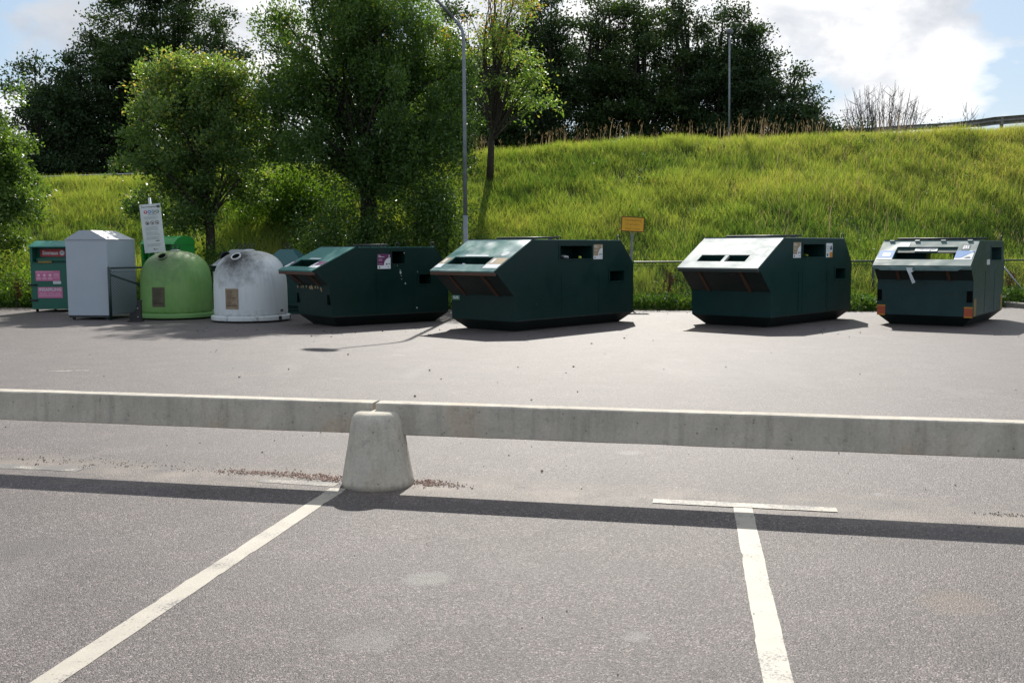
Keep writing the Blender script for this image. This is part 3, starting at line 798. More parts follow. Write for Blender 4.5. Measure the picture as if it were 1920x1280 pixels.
# rubbish showing in the slots
lt2 = bpy.data.objects.new('x', None)
def crumple(name, label, cat, loc, size, mat, seed, sq=(1, 1, .6), parent_t=None):
    r_ = np.random.RandomState(seed); bm = bmesh.new(); bmesh.ops.create_icosphere(bm, subdivisions=2, radius=size)
    for v in bm.verts:
        v.co *= r_.uniform(.7, 1.15); v.co.x *= sq[0]; v.co.y *= sq[1]; v.co.z *= sq[2]
    me = bpy.data.meshes.new(name); bm.to_mesh(me); bm.free(); me.materials.append(mat)
    o = bpy.data.objects.new(name, me); link(o); o.location = loc
    return tag(o, label, cat)
def loc_of(q, u, v, z):
    c, s_ = math.cos(q[2]), math.sin(q[2]); return (q[0] + c * u - s_ * v, q[1] + s_ * u + c * v, z)
crumple('crumpled_paper', 'grey crumpled paper lying inside the long side slot of the middle container', 'litter', loc_of(Q2, .74, 1.62, 1.41), .1, M['paper'], 1, (1, 2.0, .42))
crumple('plastic_scrap', 'small lime green plastic scrap in the middle container side slot', 'litter', loc_of(Q2, .8, 2.05, 1.405), .04, M['limebag'], 2, (1, 1.3, .8))
crumple('cardboard_scrap', 'crumpled brown cardboard in the front slot of the dented lid container', 'litter', loc_of(Q2, .1, -.12, 1.2), .14, M['card'], 3, (1.6, .8, .7))
crumple('plastic_bag', 'pale plastic bag in the front slot of the dented lid container', 'litter', loc_of(Q2, -.38, -.12, 1.24), .08, M['white'], 4, (.8, .8, 1))

# ---- container with bleached white lid
t, F, S, Fr, h, lt = container(Q3, 'blue green recycling container with bleached white lid right of the yellow sign', 'green_c3', 'lid_c3',
                               (-.6, .51, .2, .46), [(1.295, 2.273, 1.392, 1.655), (2.825, 3.309, .911, 1.13)], lipm='underside')
info_sticker(S, .87, 1.2, 1.38, 1.697, 'tan', 'Pappers-', 'förpackningar')
s = S.rect('sticker', M['white'], 2.33, 2.63, 1.376, 1.679, .011, .014)
S.rect('print', M['orange'], 2.5, 2.63, 1.376, 1.49, .0145, .016, s)
S.multi('print', M['ink'], [disc(2.56, 1.57, .045, 10), [(2.54, 1.57), (2.58, 1.57), (2.57, 1.64), (2.55, 1.64)], disc(2.4, 1.43, .03, 9)], .0145, .016, s)
S.multi('print', M['paleink'], [[(2.35, z), (2.5, z), (2.5, z + .008), (2.35, z + .008)] for z in (1.6, 1.56, 1.52)], .0145, .016, s)
F.rect('divider', M['lid_c3'], -.045, .035, .2, .46, -.03, .018)
F.rect('label_plate', M['white'], .6, .77, .5, .69, lt + .001, lt + .004)
for k, w_ in enumerate((1.0, 2.1)): MB().box(h + .0005, h + .006, w_ * 1.15 - .02, w_ * 1.15 + .0, .3, 1.1).build('seam', M['green_c3'], t)
crumple('plastic_strip', 'lime yellow strip lying along the side slot of the white lidded container', 'litter', loc_of(Q3, .84, 1.53, 1.425), .06, M['limebag'], 5, (.5, 4.0, .5))

# ---- container for newspapers
t, F, S, Fr, h, lt = container(Q4, 'faded blue green recycling container with blue stickers and orange reflectors at the right end', 'green_c4', 'lid_c4',
                               (-.6, .58, .17, .62), [(1.51, 2.56, 1.308, 1.578)], pocket=.4, lipm='lid_c4', lugs=True)
bdy4 = [o for o in t.children if o.name.startswith('body')][0]
ct = MB().hexa([(.03, -.2, 1.335), (.56, -.2, 1.335), (-.12, 3.2, 1.30), (-.66, 3.2, 1.30), (.03, -.2, 1.475), (.56, -.2, 1.475), (-.12, 3.2, 1.44), (-.66, 3.2, 1.44)]).build('cutter', M['inside'])
ct.matrix_world = t.matrix_basis.copy(); bpy.context.view_layer.update(); bool_cut(bdy4, [ct])
bar = F.rect('slot_flap', M['green_c3'], -.598, .578, .445, .618, -.02, .002)
pl_ = F.rect('name_plate', M['steel'], -.235, .2, .485, .597, .004, .010)
F.text('Tidningar', .1, -.02, .545, M['ink'], .0105, pl_, .001)
for a0, a1, k in ((-.905, -.604, 0), (.58, .907, 1)):
    s = F.rect('sticker', M['white'], a0, a1, .16, .478, lt + .001, lt + .003)
    if k == 0:
        F.rect('print', M['blue'], a0, a1, .225, .478, lt + .0035, lt + .005, s)
        F.rect('print', M['white'], a0 + .08, a1 - .06, .275, .40, lt + .0055, lt + .0065, s)
    else:
        arc = [(a0 + .08 + .25 * q, .23 + .19 * (math.sin((q - .5) * math.pi) * .5 + .5)) for q in np.linspace(0, 1, 10)]
        F.plate('print', M['blue'], [(a0, .23)] + arc + [(a1, .478), (a0, .478)], lt + .0035, lt + .005, s)
        F.rect('print', M['white'], a1 - .09, a1 - .03, .44, .465, lt + .0055, lt + .0065, s)
        F.multi('print', M['ink'], [[(a1 - .15, .22), (a1 - .03, .22), (a1 - .05, .27), (a1 - .11, .255)]], lt + .0055, lt + .0065, s)
ic = F.rect('sticker', M['ink'], .65, .802, .5, .69, lt + .001, lt + .003)
F.multi('print', M['white'], [disc(.69, .645, .02, 9), disc(.725, .65, .018, 9), disc(.765, .64, .018, 9), [(.67, .54), (.705, .54), (.705, .62), (.67, .62)], [(.715, .55), (.745, .55), (.745, .63), (.715, .63)], [(.755, .55), (.78, .55), (.78, .615), (.755, .615)]], lt + .0035, lt + .0045, ic)
F.rect('label_plate', M['white'], -.58, -.37, .625, .78, lt + .001, lt + .004)
for a0, a1 in ((-.922, -.758), (.764, .922)):
    r_ = Fr.rect('reflector', M['reflred'], a0, a1, .218, .375, .004, .010)
    Fr.rect('reflector_band', M['amber'], a0, a1, .377, .492, .004, .010, r_)
    Fr.rect('reflector_band', M['amber'], a0, a1, .19, .217, .004, .010, r_)
for a0, a1 in ((-.915, -.832), (.812, .915)):
    MB().box(a0, a1, -.05, -.012, .5, .72).build('forklift_pocket', M['inside'], t)
S.rect('tape_strip', M['mustard'], .05, .27, .215, .56, .002, .005); S.rect('tape_strip', M['mustard'], 2.66, 2.86, .215, .56, .002, .005)
S.rect('label_plate', M['offwhite'], 1.12, 1.42, 1.22, 1.33, .002, .005)
# torn lip hanging from the front edge
m = MB()
m.add([(-.28, -.385, 1.185), (.0, -.385, 1.185), (-.22, -.40, 1.07), (-.14, -.385, .86), (-.08, -.39, .89), (-.17, -.395, 1.08)], [(0, 1, 5, 2), (2, 5, 4, 3)])
o = m.build('torn_strip', M['offwhite'], t); md = o.modifiers.new('th', 'SOLIDIFY'); md.thickness = .006
# drooping bent lower edge of the lid
m = MB(); vs, fs = [], []
n_ = 24
for i in range(n_ + 1):
    u = -h - .004 + (2 * h + .008) * i / n_; dp_ = .018 * math.sin(i * .9) + .012 * math.sin(i * 2.1)
    cut_ = .10 if 2 <= i <= n_ - 3 else (.04 if i in (1, n_ - 2) else .02)
    vs += [(u, -.368 + dp_ * .3, 1.222), (u, -.40 + dp_, 1.222 - .3 * cut_ - .02), (u, -.405 + dp_, 1.2 - cut_ * .75)]
for i in range(n_):
    for k in range(2): fs.append((i * 3 + k, (i + 1) * 3 + k, (i + 1) * 3 + k + 1, i * 3 + k + 1))
m.add(vs, fs); o = m.build('bent_edge', M['lid_c4'], t); md = o.modifiers.new('th', 'SOLIDIFY'); md.thickness = .012

# ------------------------------------------------------------------ bell shaped glass bins
def bell(loc, label, mat, flangem, rz, placm, extra):
    t = thing('bell_bin', label, 'bottle bank', loc, rz, 'bell shaped bottle banks')
    prof = [(.79, .115), (.805, .2), (.803, .55), (.80, .80), (.79, .93), (.772, 1.06), (.738, 1.18), (.683, 1.29), (.60, 1.39), (.49, 1.465), (.36, 1.52), (.22, 1.552), (.1, 1.565), (.02, 1.567)]
    MB().lathe(prof, 64).build('shell', mat, t, 'all')
    MB().lathe([(.80, .035), (.868, .04), (.875, .075), (.868, .125), (.835, .14), (.80, .142)], 64).build('flange', flangem, t, 35)
    MB().lathe([(.68, .003), (.72, .04)], 40).build('skid_or_painted_gap', M['inside'], t)  # black skirt painting the shadow in the gap below the bell
    c = Vector(HOLE); nrm_ = Vector((c.x * .62, c.y * .62, .42)).normalized()
    Mx = nrm_.to_track_quat('Z', 'Y').to_matrix().to_4x4(); Mx.translation = c - nrm_ * .05
    MB().lathe([(.098, 0), (.11, .06), (.112, .085), (.1, .09), (.09, .085), (.088, .02)], 28, Mx).build('throw_in_collar', flangem if extra else mat, t, 'all')
    MB().lathe([(.0875, .072), (.05, .068), (.01, .066)], 24, Mx).build('flap_or_painted_hole', M['inside'], t)  # black disc painting the darkness of the open hole
    m = MB()
    for s in (-1, 1):
        m.ring((s * .055, 0, 1.65), (1, 0, .2 * s), (0, 0, 1), .05, .011, 16, 6)
        m.tube([(s * .05, 0, 1.55), (s * .055, 0, 1.61)], .014, 6)
    m.build('lifting_hooks', M['darksteel'], t, 'all')
    MB().lathe([(.11, 1.558), (.11, 1.585), (.05, 1.595)], 20).build('cap', M['steel'] if not extra else flangem, t, 'all')
    # curved placard
    def curved(name, m_, a0, a1, z0, z1, r_, parent, n_=8):
        mm = MB(); vs, fs = [], []
        for i in range(n_ + 1):
            a = R(a0 + (a1 - a0) * i / n_)
            for z in (z0, z1):
                for q in (r_, r_ + .004): vs.append((q * math.sin(a), -q * math.cos(a), z))
        for i in range(n_):
            b = i * 4; fs += [(b, b + 4, b + 6, b + 2), (b + 1, b + 3, b + 7, b + 5), (b, b + 1, b + 5, b + 4), (b + 2, b + 6, b + 7, b + 3)]
        fs += [(0, 2, 3, 1), (n_ * 4, n_ * 4 + 1, n_ * 4 + 3, n_ * 4 + 2)]
        return mm.add(vs, fs).build(name, m_, parent)
    p_ = curved('placard', placm[0], -41.5, -19.0, .30, .745, .807, t)
    r_ = random.Random(extra + 4)
    for k in range(13):
        z = .70 - k * .026
        curved('print', placm[1], -39, -23 - r_.uniform(0, 8), z - .0045, z + .0045, .8115, p_, 4)
    curved('print', placm[1], -39.5, -21, .365, .385, .8115, p_, 4)
    if extra:
        curved('rubber_pad', M['rubber'], 42, 48, .045, .13, .871, t, 3); curved('rubber_pad', M['rubber'], 72, 80, .045, .13, .871, t, 3)
        curved('small_label', M['ink'], 51, 58, .215, .27, .807, t, 3)
        MB().prism(disc(0, 0, .04, 12), (.13, -.62, 1.31), (1, 0, 0), (0, .55, .83), (0, -.83, .55), 0.0, .02).build('small_label', M['white'], t)
    return t
M['plac_brown'] = plain('brown_placard', (.075, .065, .035), .6, 0, .3, 12)
M['plac_tan'] = plain('tan_placard', (.25, .19, .12), .6, 0, .25, 12)
M['plac_ink'] = plain('placard_ink', (.11, .075, .045), .7)
M['plac_ink2'] = plain('dark_placard_ink', (.035, .03, .02), .7)
M['flange_green'] = painted('green_flange', (.14, .29, .09), (.20, .35, .14), .5, .3, 0)
M['flange_white'] = painted('white_flange', (.55, .58, .58), (.7, .69, .66), .5, .3, 0, dirt=.9)
bell((-7.85, 23.34, 0), 'light green bell shaped bottle bank with brown placard', M['igloo_green'], M['flange_green'], R(18.6), (M['plac_brown'], M['plac_ink2']), 0)
bell((-5.86, 22.36, 0), 'sooty white bell shaped bottle bank with tan placard', M['igloo_white'], M['flange_white'], R(14.7), (M['plac_tan'], M['plac_ink']), 1)

# ------------------------------------------------------------------ square bins behind
def lidbin(loc, rz, W, D, label, lidm, hole, sticker):
    t = thing('square_bin', label, 'bottle bank', loc, rz, 'square bottle banks')
    a, d = W / 2, D / 2
    MB().hexa([(-a + .06, -d + .06, .06), (a - .06, -d + .06, .06), (a - .06, d - .06, .06), (-a + .06, d - .06, .06),
               (-a, -d, 1.19), (a, -d, 1.19), (a, d, 1.19), (-a, d, 1.19)]).build('body', M['binbody'], t, bevel=.02)
    MB().box(-a - .03, a + .03, -d - .03, d + .03, .003, .055).build('base', M['binbody'], t)
    MB().box(-a - .01, a + .01, -d - .01, d + .01, .20, .24).build('rib', M['binbody'], t)
    MB().hexa([(-a - .03, -d - .03, 1.192), (a + .03, -d - .03, 1.192), (a + .03, d + .03, 1.192), (-a - .03, d + .03, 1.192),
               (-a + .36, -d + .36, 1.59), (a - .36, -d + .36, 1.59), (a - .36, d - .36, 1.59), (-a + .36, d - .36, 1.59)]).build('lid', M[lidm], t, bevel=.015)
    MB().box(-a - .04, a + .04, -d - .04, d + .04, 1.168, 1.191).build('rim', M['base_black'], t)
    m = MB()
    for s in (-1, 1): m.ring((s * .06, 0, 1.67), (1, 0, .1 * s), (0, 0, 1), .055, .01, 16, 6); m.tube([(s * .05, 0, 1.58), (s * .06, 0, 1.63)], .013, 6)
    m.build('lifting_hooks', M['darksteel'], t, 'all')
    if hole is not None:
        c = Vector((hole, -d + .15, 1.40)); n_ = Vector((0, -.78, .55)).normalized()
        Mx = n_.to_track_quat('Z', 'Y').to_matrix().to_4x4(); Mx.translation = c
        MB().lathe([(.135, -.04), (.135, .06), (.11, .065), (.108, .0)], 28, Mx).build('throw_in_collar', M['base_black'], t, 'all')
        MB().lathe([(.108, .03), (.02, .02)], 24, Mx).build('flap_or_painted_hole', M['inside'], t)  # black disc drawn in place of the hole's dark inside
    if sticker:
        MB().box(-a + .02, -a + .2, -d - .006, -d + .002, .85, 1.05).build('sticker', M['offwhite'], t)
        MB().box(-a + .04, a - .4, -d - .036, -d - .02, 1.195, 1.235).build('label_plate', M['white'], t)
    return t
lidbin((-6.75, 25.0, 0), R(-4), 1.12, 1.12, 'square bottle bank with grey lid and round hole behind the white bell bin', 'greylid', -.26, True)
lidbin((-5.62, 25.15, 0), R(-4), 1.05, 1.1, 'square bottle bank with teal lid between white bell bin and first container', 'tealbin', None, False)

# ------------------------------------------------------------------ grey metal shed-shaped bin
t = thing('metal_locker', 'tall grey sheet metal collection box with hipped pale roof at the left', 'collection box', (-9.655, 23.03, 0), R(-5.0))
W_, D_ = .98, 1.38
MB().box(-W_ / 2, W_ / 2, -.28, -.28 + D_, .10, 1.83).build('body', M['shed'], t, bevel=.006)
e = .012; y0, y1 = -.28 - e, -.28 + D_ + e; hw = W_ / 2 + e
MB().hexa([(-hw, y0, 1.832), (hw, y0, 1.832), (hw, y1, 1.832), (-hw, y1, 1.832), (-.135, y0 + .002, 2.035), (.135, y0 + .002, 2.035), (.135, y1 - .25, 2.035), (-.135, y1 - .25, 2.035)]).build('roof', M['shed_roof'], t)
MB().prism([(-hw, 0), (hw, 0), (.135, .203), (-.135, .203)], (0, y0 - .004, 1.832), (1, 0, 0), (0, 0, 1), (0, -1, 0), 0, .004).build('gable', M['shed'], t)
MB().box(-hw, hw, y0 - .006, y0 - .001, 1.822, 1.836).build('seam', M['shed'], t)
for x_ in (-.4, .4):
    for y_ in (-.2, D_ - .36):
        MB().box(x_ - .025, x_ + .025, y_ - .025, y_ + .025, 0, .099).build('leg', M['darksteel'], t)
for y_ in (-.26, D_ - .32): MB().box(-W_ / 2 + .02, W_ / 2 - .02, y_ - .02, y_ + .03, .055, .098).build('skid_or_painted_gap', M['darksteel'], t)

# ------------------------------------------------------------------ clothes banks
def clothes_bank(loc, rz, W, D, H_, zl, label, bodym, roofm, rounded):
    """box with a deep throw-in recess under a forward roof"""
    t = thing('clothes_bank', label, 'clothes bank', loc, rz)
    a = W / 2
    z0 = .07
    hb = zl - .38
    b = MB(); b.box(-a, a, 0, D, z0, hb); b.build('body', M[bodym], t, bevel=.006)
    MB().box(-a, -a + .06, 0, D, hb + .001, zl).build('cheek', M[bodym], t); MB().box(a - .06, a, 0, D, hb + .001, zl).build('cheek', M[bodym], t)
    MB().box(-a + .061, a - .061, .26, D - .01, hb + .001, zl).build('back_panel', M[bodym], t)
    # roof
    if rounded:
        pr = [(-.03, zl), (.02, zl + .05)] + [(.1 + (D - .1) * .5 - (D - .12) * .5 * math.cos(q), zl + .05 + (H_ - zl - .05) * math.sin(q) ** .8) for q in np.linspace(.45, math.pi - .35, 9)] + [(D + .01, zl)]
    else:
        pr = [(-.03, zl), (-.03, zl + .03), (.34, H_), (D, H_), (D + .01, zl)]
    pr = [(p, max(q, zl + .001)) for p, q in pr]
    MB().prism(pr, (0, 0, 0), (0, 1, 0), (0, 0, 1), (1, 0, 0), -a - .012, a + .012).build('roof', M[roofm], t, 35 if rounded else False)
    for x_ in (-a + .07, a - .12):
        for y_ in (.05, D - .1): MB().box(x_, x_ + .05, y_, y_ + .05, 0, z0 - .001).build('leg', M['inside'], t)
    MB().box(-a + .1, a - .1, .12, .2, hb + .03, hb + .1).build('flap_or_painted_hole', M[bodym], t)
    MB().box(-a + .02, a - .02, -.008, -.001, hb - .03, hb - .018).build('seam', M['base_black'], t)
    return t, Face((0, 0, 0), (1, 0, 0), (0, 0, 1), t), a, hb
t, Fc, a, hb = clothes_bank((-11.86, 25.7, 0), R(-2), 1.08, 1.1, 1.83, 1.66, 'bottle green clothes bank with red and pink signs at the far left', 'emmaus', 'emmaus_roof', False)
sg = Fc.rect('sign', M['red'], -a + .15, -a + .80, hb + .14, hb + .335, -.255, -.25)
Fc.text('Emmaus', .14, -a + .41, hb + .235, M['white'], -.249, sg, .004, sx=.88)
Fc.plate('print', M['white'], disc(-a + .722, hb + .237, .066, 18), -.2495, -.248, sg)
Fc.multi('print', M['ink'], [[(-a + .68, hb + z), (-a + .76, hb + z), (-a + .76, hb + z + .01), (-a + .68, hb + z + .01)] for z in (.25, .215)], -.2475, -.247, sg)
Fc.rect('handle', M['mustard'], -a + .22, -a + .58, hb - .018, hb + .03, .002, .02)
s1 = Fc.rect('sign', M['pink'], -a + .13, -a + .77, .80, 1.06, .003, .008)
Fc.text('DET HÄR KAN DU GE', .045, -a + .36, 1.03, M['palepink'], .0085, s1, .0005)
Fc.multi('print', M['palepink'], [disc(-a + x, .945, .038, 14) for x in (.21, .36, .51)] + [[(-a + x, z), (-a + x + .11, z), (-a + x + .11, z + .014), (-a + x, z + .014)] for x in (.155, .305, .455) for z in (.87, .84)] + [[(-a + .6, z), (-a + .74, z), (-a + .74, z + .01), (-a + .6, z + .01)] for z in (.98, .95, .92, .88)], .0085, .0095, s1)
Fc.rect('label_plate', M['offwhite'], -a + .58, -a + .79, .72, .795, .003, .007)
s2 = Fc.rect('sign', M['pink'], -a + .17, -a + .82, .36, .64, .003, .008)
Fc.text('INSAMLING', .118, -a + .495, .575, M['offwhite'], .0085, s2, .002, sx=.98)
Fc.text('KLÄDER • TEXTIL • SKOR', .05, -a + .495, .475, M['palepink'], .0085, s2, .0005, sx=.95)
Fc.multi('print', M['palepink'], [[(-a + .2, z), (-a + .78, z), (-a + .78, z + .008), (-a + .2, z + .008)] for z in (.43, .405)], .0085, .0095, s2)
for z in (.7, .305): MB().tube([(-a - .06, -.02, z), (-a + .16, -.02, z)], .022, 8).build('hinge', M['base_black'], t, 'all')
t, Fc, a, hb = clothes_bank((-8.66, 24.45, 0), R(-8), .86, 1.12, 1.93, 1.72, 'bright green clothes bank with rounded roof behind the white notice board', 'brightgreen', 'brightgreen', True)
for u in (-a + .2, a - .24): Fc.rect('flap_arm', M['brightgreen'], u, u + .03, hb, hb + .33, .0, .02)
Fc.rect('flap_rim', M['brightgreen'], -a + .2, a - .21, hb - .0, hb + .03, .021, .035)

# ------------------------------------------------------------------ notice board
t = thing('notice_board', 'leaning white notice board with coloured letter discs on a pale post', 'sign', (-8.4, 23.95, 0), 0, rot=(0, R(-4.6), R(4)))
MB().tube([(0, 0, 0), (0, 0, 2.83)], .033, 10).build('post', M['offwhite'], t, 'all')
N = Face((0, -.036, 1.53), (1, 0, 0), (0, 0, 1), t)
bd = N.rect('board', M['offwhite'], -.24, .245, 0, 1.15, 0, .018)
hd = M['ink']
N.text('Återvinningsstation', .052, .0, 1.085, hd, .0185, bd, .0012)
N.rect('print', M['ink'], .16, .235, 1.05, 1.115, .0185, .0195, bd)
for k, (ch, mm) in enumerate(zip('TACK', ('red', 'bluedot', 'greydot', 'greendot'))):
    x_ = -.115 + k * .092
    dd_ = N.plate('print', M[mm], disc(x_, .965, .041, 20), .0185, .0195, bd)
    N.text(ch, .062, x_, .965, M['white'], .02, bd, .002)
N.multi('print', M['ink'], [[(-.06, .898), (.13, .898), (.13, .908), (-.06, .908)]], .0185, .0195, bd)
ln = []
rl = random.Random(2)
for z0, n_ in ((.845, 3), (.6, 4), (.485, 4), (.365, 3), (.2, 3)):
    for k in range(n_): ln.append([(-.16, z0 - k * .024), (.17 - rl.uniform(0, .07), z0 - k * .024), (.17 - rl.uniform(0, .07), z0 - k * .024 + .008), (-.16, z0 - k * .024 + .008)])
N.multi('print', M['paleink'], ln, .0185, .0195, bd)
for k in range(3):
    x_ = -.1 + k * .115; zc_ = .705
    N.multi('print', M['signborder'], annulus(x_, zc_, .038, .047, 22) + [[(x_ - .031, zc_ + .025), (x_ - .025, zc_ + .031), (x_ + .031, zc_ - .025), (x_ + .025, zc_ - .031)]], .0195, .0205, bd)
    N.multi('print', M['ink'], [disc(x_ + .003, zc_ - .008, .019 if k else .026, 9)], .0185, .0193, bd)
N.multi('print', M['ink'], [[(.05, .265), (.14, .265), (.14, .285), (.05, .285)], disc(-.01, .08, .018, 10), [(.015, .065), (.075, .065), (.075, .08), (.015, .08)]], .0185, .0195, bd)

# black foot plate of a former sign beside the green bell
t = thing('foot_bracket', 'dark weathered rubber foot bracket on the asphalt left of the green bell bin', 'sign foot', (-8.36, 22.12, 0), R(5))
MB().prism([(-.13, 0), (.12, 0), (.12, .46), (.06, .46), (-.02, .22), (-.13, .19)], (0, 0, 0), (1, 0, 0), (0, 0, 1), (0, -1, 0), -.04, .04).build('plate', M['rubber'], t)
MB().box(-.16, .14, -.14, .14, .0, .03).build('foot', M['rubber'], t)
MB().box(-.2, -.04, -.06, .06, .19, .205).build('ledge', M['darksteel'], t)
MB().box(.04, .14, -.05, .05, .461, .475).build('ledge', M['darksteel'], t)
for z in (.11, .3): MB().tube([(.05, -.06, z), (.05, -.041, z)], .014, 8).build('bolt', M['steel'], t)

# ------------------------------------------------------------------ yellow sign
t = thing('yellow_sign', 'small yellow sign with faded lettering on a leaning grey post at the grass foot', 'sign', (3.16, 26.7, float(hgt(3.16, 26.7)) - .05), 0, rot=(0, R(1.6), R(-2)))
zb = -t.location.z
MB().tube([(0, 0, -.1), (0, 0, 2.0 + zb)], .03, 8).build('post', M['pole_dark'], t, 'all')
Y_ = Face((0, -.032, 2.02 + zb), (1, 0, -.03), (.03, 0, 1), t)
pnl = Y_.rect('panel', M['signborder'], -.31, .31, 0, .395, 0, .012)
Y_.rect('print', M['yellowsign'], -.287, .287, .022, .373, .0125, .0135, pnl)
for s_, b in (('Soptippning', .31), ('Övervakas', .195), ('med video', .085)):
    Y_.text(s_, .095, 0, b, M['fadedink'], .014, pnl, .001)

# ------------------------------------------------------------------ lamps
t = thing('street_lamp', 'tall grey street lamp with bent arm rising behind the middle container', 'street lamp', (-1.165, 25.3, 0))
MB().tube([(0, 0, -.02), (0, 0, 2.42)], .062, 14).build('sleeve', M['pole'], t, 'all')
pts = [(0, 0, 2.4), (0, 0, 5.0), (-.01, 0, 6.7), (-.035, -.005, 6.95), (-.12, -.02, 7.12), (-.25, -.04, 7.27)]
MB().tube(pts, [.052, .046, .042, .04, .038, .036], 12).build('pole', M['pole'], t, 'all')
MB().tube([(-.24, -.038, 7.26), (-.95, -.12, 7.98)], .034, 10).build('arm', M['pole_dark'], t, 'all')
MB().lathe([(.05, .1), (.16, .09), (.30, .0), (.31, -.03), (.24, -.07), (.05, -.09)], 24, Matrix.Translation((-1.12, -.14, 8.05)) @ Matrix.Rotation(R(-20), 4, 'Y') @ Matrix.Diagonal((1.15, .8, 1, 1))).build('lamp_head', M['pole_dark'], t, 'all')
x2, y2 = 8.85, 41.0; z2 = float(hgt(x2, y2)) - .1
t = thing('street_lamp', 'slim grey lamp post standing behind the grass crest before the dark trees', 'street lamp', (x2, y2, z2))
MB().tube([(0, 0, 0), (-.06, 0, 10.15 - z2)], [.042, .032], 10).build('pole', M['pole'], t, 'all')
MB().lathe([(.06, 0), (.13, .03), (.15, .12), (.1, .22), (.03, .25)], 16, Matrix.Translation((-.06, 0, 10.1 - z2))).build('lamp_head', M['pole_dark'], t, 'all')

# ------------------------------------------------------------------ fences
def fence(name, label, pts, posts, braces, hz=1.2, z0=0.0):
    o = Vector((pts[0][0], pts[0][1], 0)); t = thing(name, label, 'fence', o)
    P_ = [Vector((x, y, 0)) - o for x, y in pts]
    MB().tube([p + Vector((0, 0, hz)) for p in P_], .024, 8).build('top_rail', M['fence'], t, 'all')
    for k in posts:
        q = Vector((k[0], k[1], 0)) - o
        MB().tube([q + Vector((0, 0, -.02)), q + Vector((0, 0, hz + .03))], .034, 10).build('post', M['fence'], t, 'all')
    for a_, b_, mm in braces:
        MB().tube([Vector(a_) - o, Vector(b_) - o], .024, 8).build('brace', M[mm], t, 'all')
    m = MB(); wv = .0034; pit = .07; hh = hz - .1
    MB().tube([p + Vector((0, 0, hz - .09)) for p in P_], .004, 5).build('tension_wire', M['fence'], t)
    for A_, B_ in zip(P_[:-1], P_[1:]):
        d = B_ - A_; Ln = d.length; d.normalize(); nn = d.cross(Vector((0, 0, 1)))
        x = -hh
        while x < Ln:
            for s in (1, -1):
                xa, xb = (x, x + hh) if s == 1 else (x + hh, x)
                za, zb_ = .05, .05 + hh
                # clip to panel
                f0, f1 = 0.0, 1.0
                lo, hi = min(xa, xb), max(xa, xb)
                if hi <= 0 or lo >= Ln: continue
                if xa < 0: f0 = max(f0, -xa / (xb - xa))
                if xa > Ln: f0 = max(f0, (xa - Ln) / (xa - xb))
                if xb > Ln: f1 = min(f1, (Ln - xa) / (xb - xa))
                if xb < 0: f1 = min(f1, xa / (xa - xb))
                p = A_ + d * (xa + (xb - xa) * f0) + Vector((0, 0, za + (zb_ - za) * f0)); q = A_ + d * (xa + (xb - xa) * f1) + Vector((0, 0, za + (zb_ - za) * f1))
                u = (q - p).normalized().cross(nn) * wv; off = nn * (.003 * s)
                m.add([p + u + off, p - u + off, q - u + off, q + u + off], [(0, 1, 2, 3)])
            x += pit
    m.build('wire_mesh', M['fence'], t)
    return t
fence('chain_link_fence', 'dark green chain link fence end with brace beside the grey metal box',
      [(-9.12, 22.6), (-7.0, 25.3), (-6.3, 26.0)], [(-9.12, 22.6), (-7.0, 25.3)], [((-9.1, 22.63, 1.03), (-8.05, 23.95, .45), 'fence')], 1.18)
def fl(x): return float(np.interp(x, [2.0, 3.8, 9.6, 13.35, 20], [26.0, 26.1, 26.45, 27.2, 28.4]))
fence('chain_link_fence', 'dark green chain link fence with top rail along the foot of the grass bank',
      [(-1.5, 25.95), (3.8, 26.1), (9.6, 26.45), (13.38, 27.2), (19.5, 28.4)], [(-1.5, 25.95), (2.7, 26.07), (6.2, 26.25), (9.58, 26.45), (13.38, 27.2), (16.5, 27.8)],
      [((13.4, 27.16, 1.03), (14.25, 27.3, .1), 'steel')], 1.22)
kb = MB().prism([(-.09, 0), (.09, 0), (.09, .12), (.07, .14), (-.07, .14), (-.09, .12)], (13.15, 26.55, 0), (.99, .1, 0), (0, 0, 1), Vector((-.1, .99, 0)), -2.2, .5)
tag(kb.build('kerb', M['kerb']), kind='structure')

# ------------------------------------------------------------------ guard rails on the crest
def wbeam(m, P_, Q_, hgt_=.31, dep=.08):
    P_, Q_ = Vector(P_), Vector(Q_); d = (Q_ - P_); d.z = 0; d.normalize(); n_ = Vector((d.y, -d.x, 0))
    prof = [(0, -.5), (.6, -.38), (1, -.25), (.3, -.05), (.3, .05), (1, .25), (.6, .38), (0, .5)]
    k = len(prof); vs = []
    for p in (P_, Q_):
        for th in (0, -.012):
            for a_, b_ in prof: vs.append(p + n_ * (a_ * dep + th) + Vector((0, 0, b_ * hgt_)))
    fs = [(i, i + 1, 2 * k + i + 1, 2 * k + i) for i in range(k - 1)] + [(k + i + 1, k + i, 3 * k + i, 3 * k + i + 1) for i in range(k - 1)]
    fs += [(0, 2 * k, 3 * k, k), (k - 1, 2 * k - 1, 4 * k - 1, 3 * k - 1)]
    m.add(vs, fs)
path = [(26, 38.5, 6.75), (20.0, 39.0, 6.5), (18.7, 39.15, 6.42), (18.5, 40.2, 6.45), (18.9, 43, 6.7), (20.2, 48, 7.25), (21.1, 54, 7.9), (21.85, 60, 8.5), (22.0, 68, 9.3)]
t = thing('guard_rail', 'grey steel guard rail on the crest against the sky at the right', 'guard rail', (19.5, 39, float(hgt(19.5, 39))))
o = t.location.copy(); m = MB()
for A_, B_ in zip(path[:-1], path[1:]): wbeam(m, Vector(A_) - o, Vector(B_) - o)
m.build('rail', M['galv'], t)
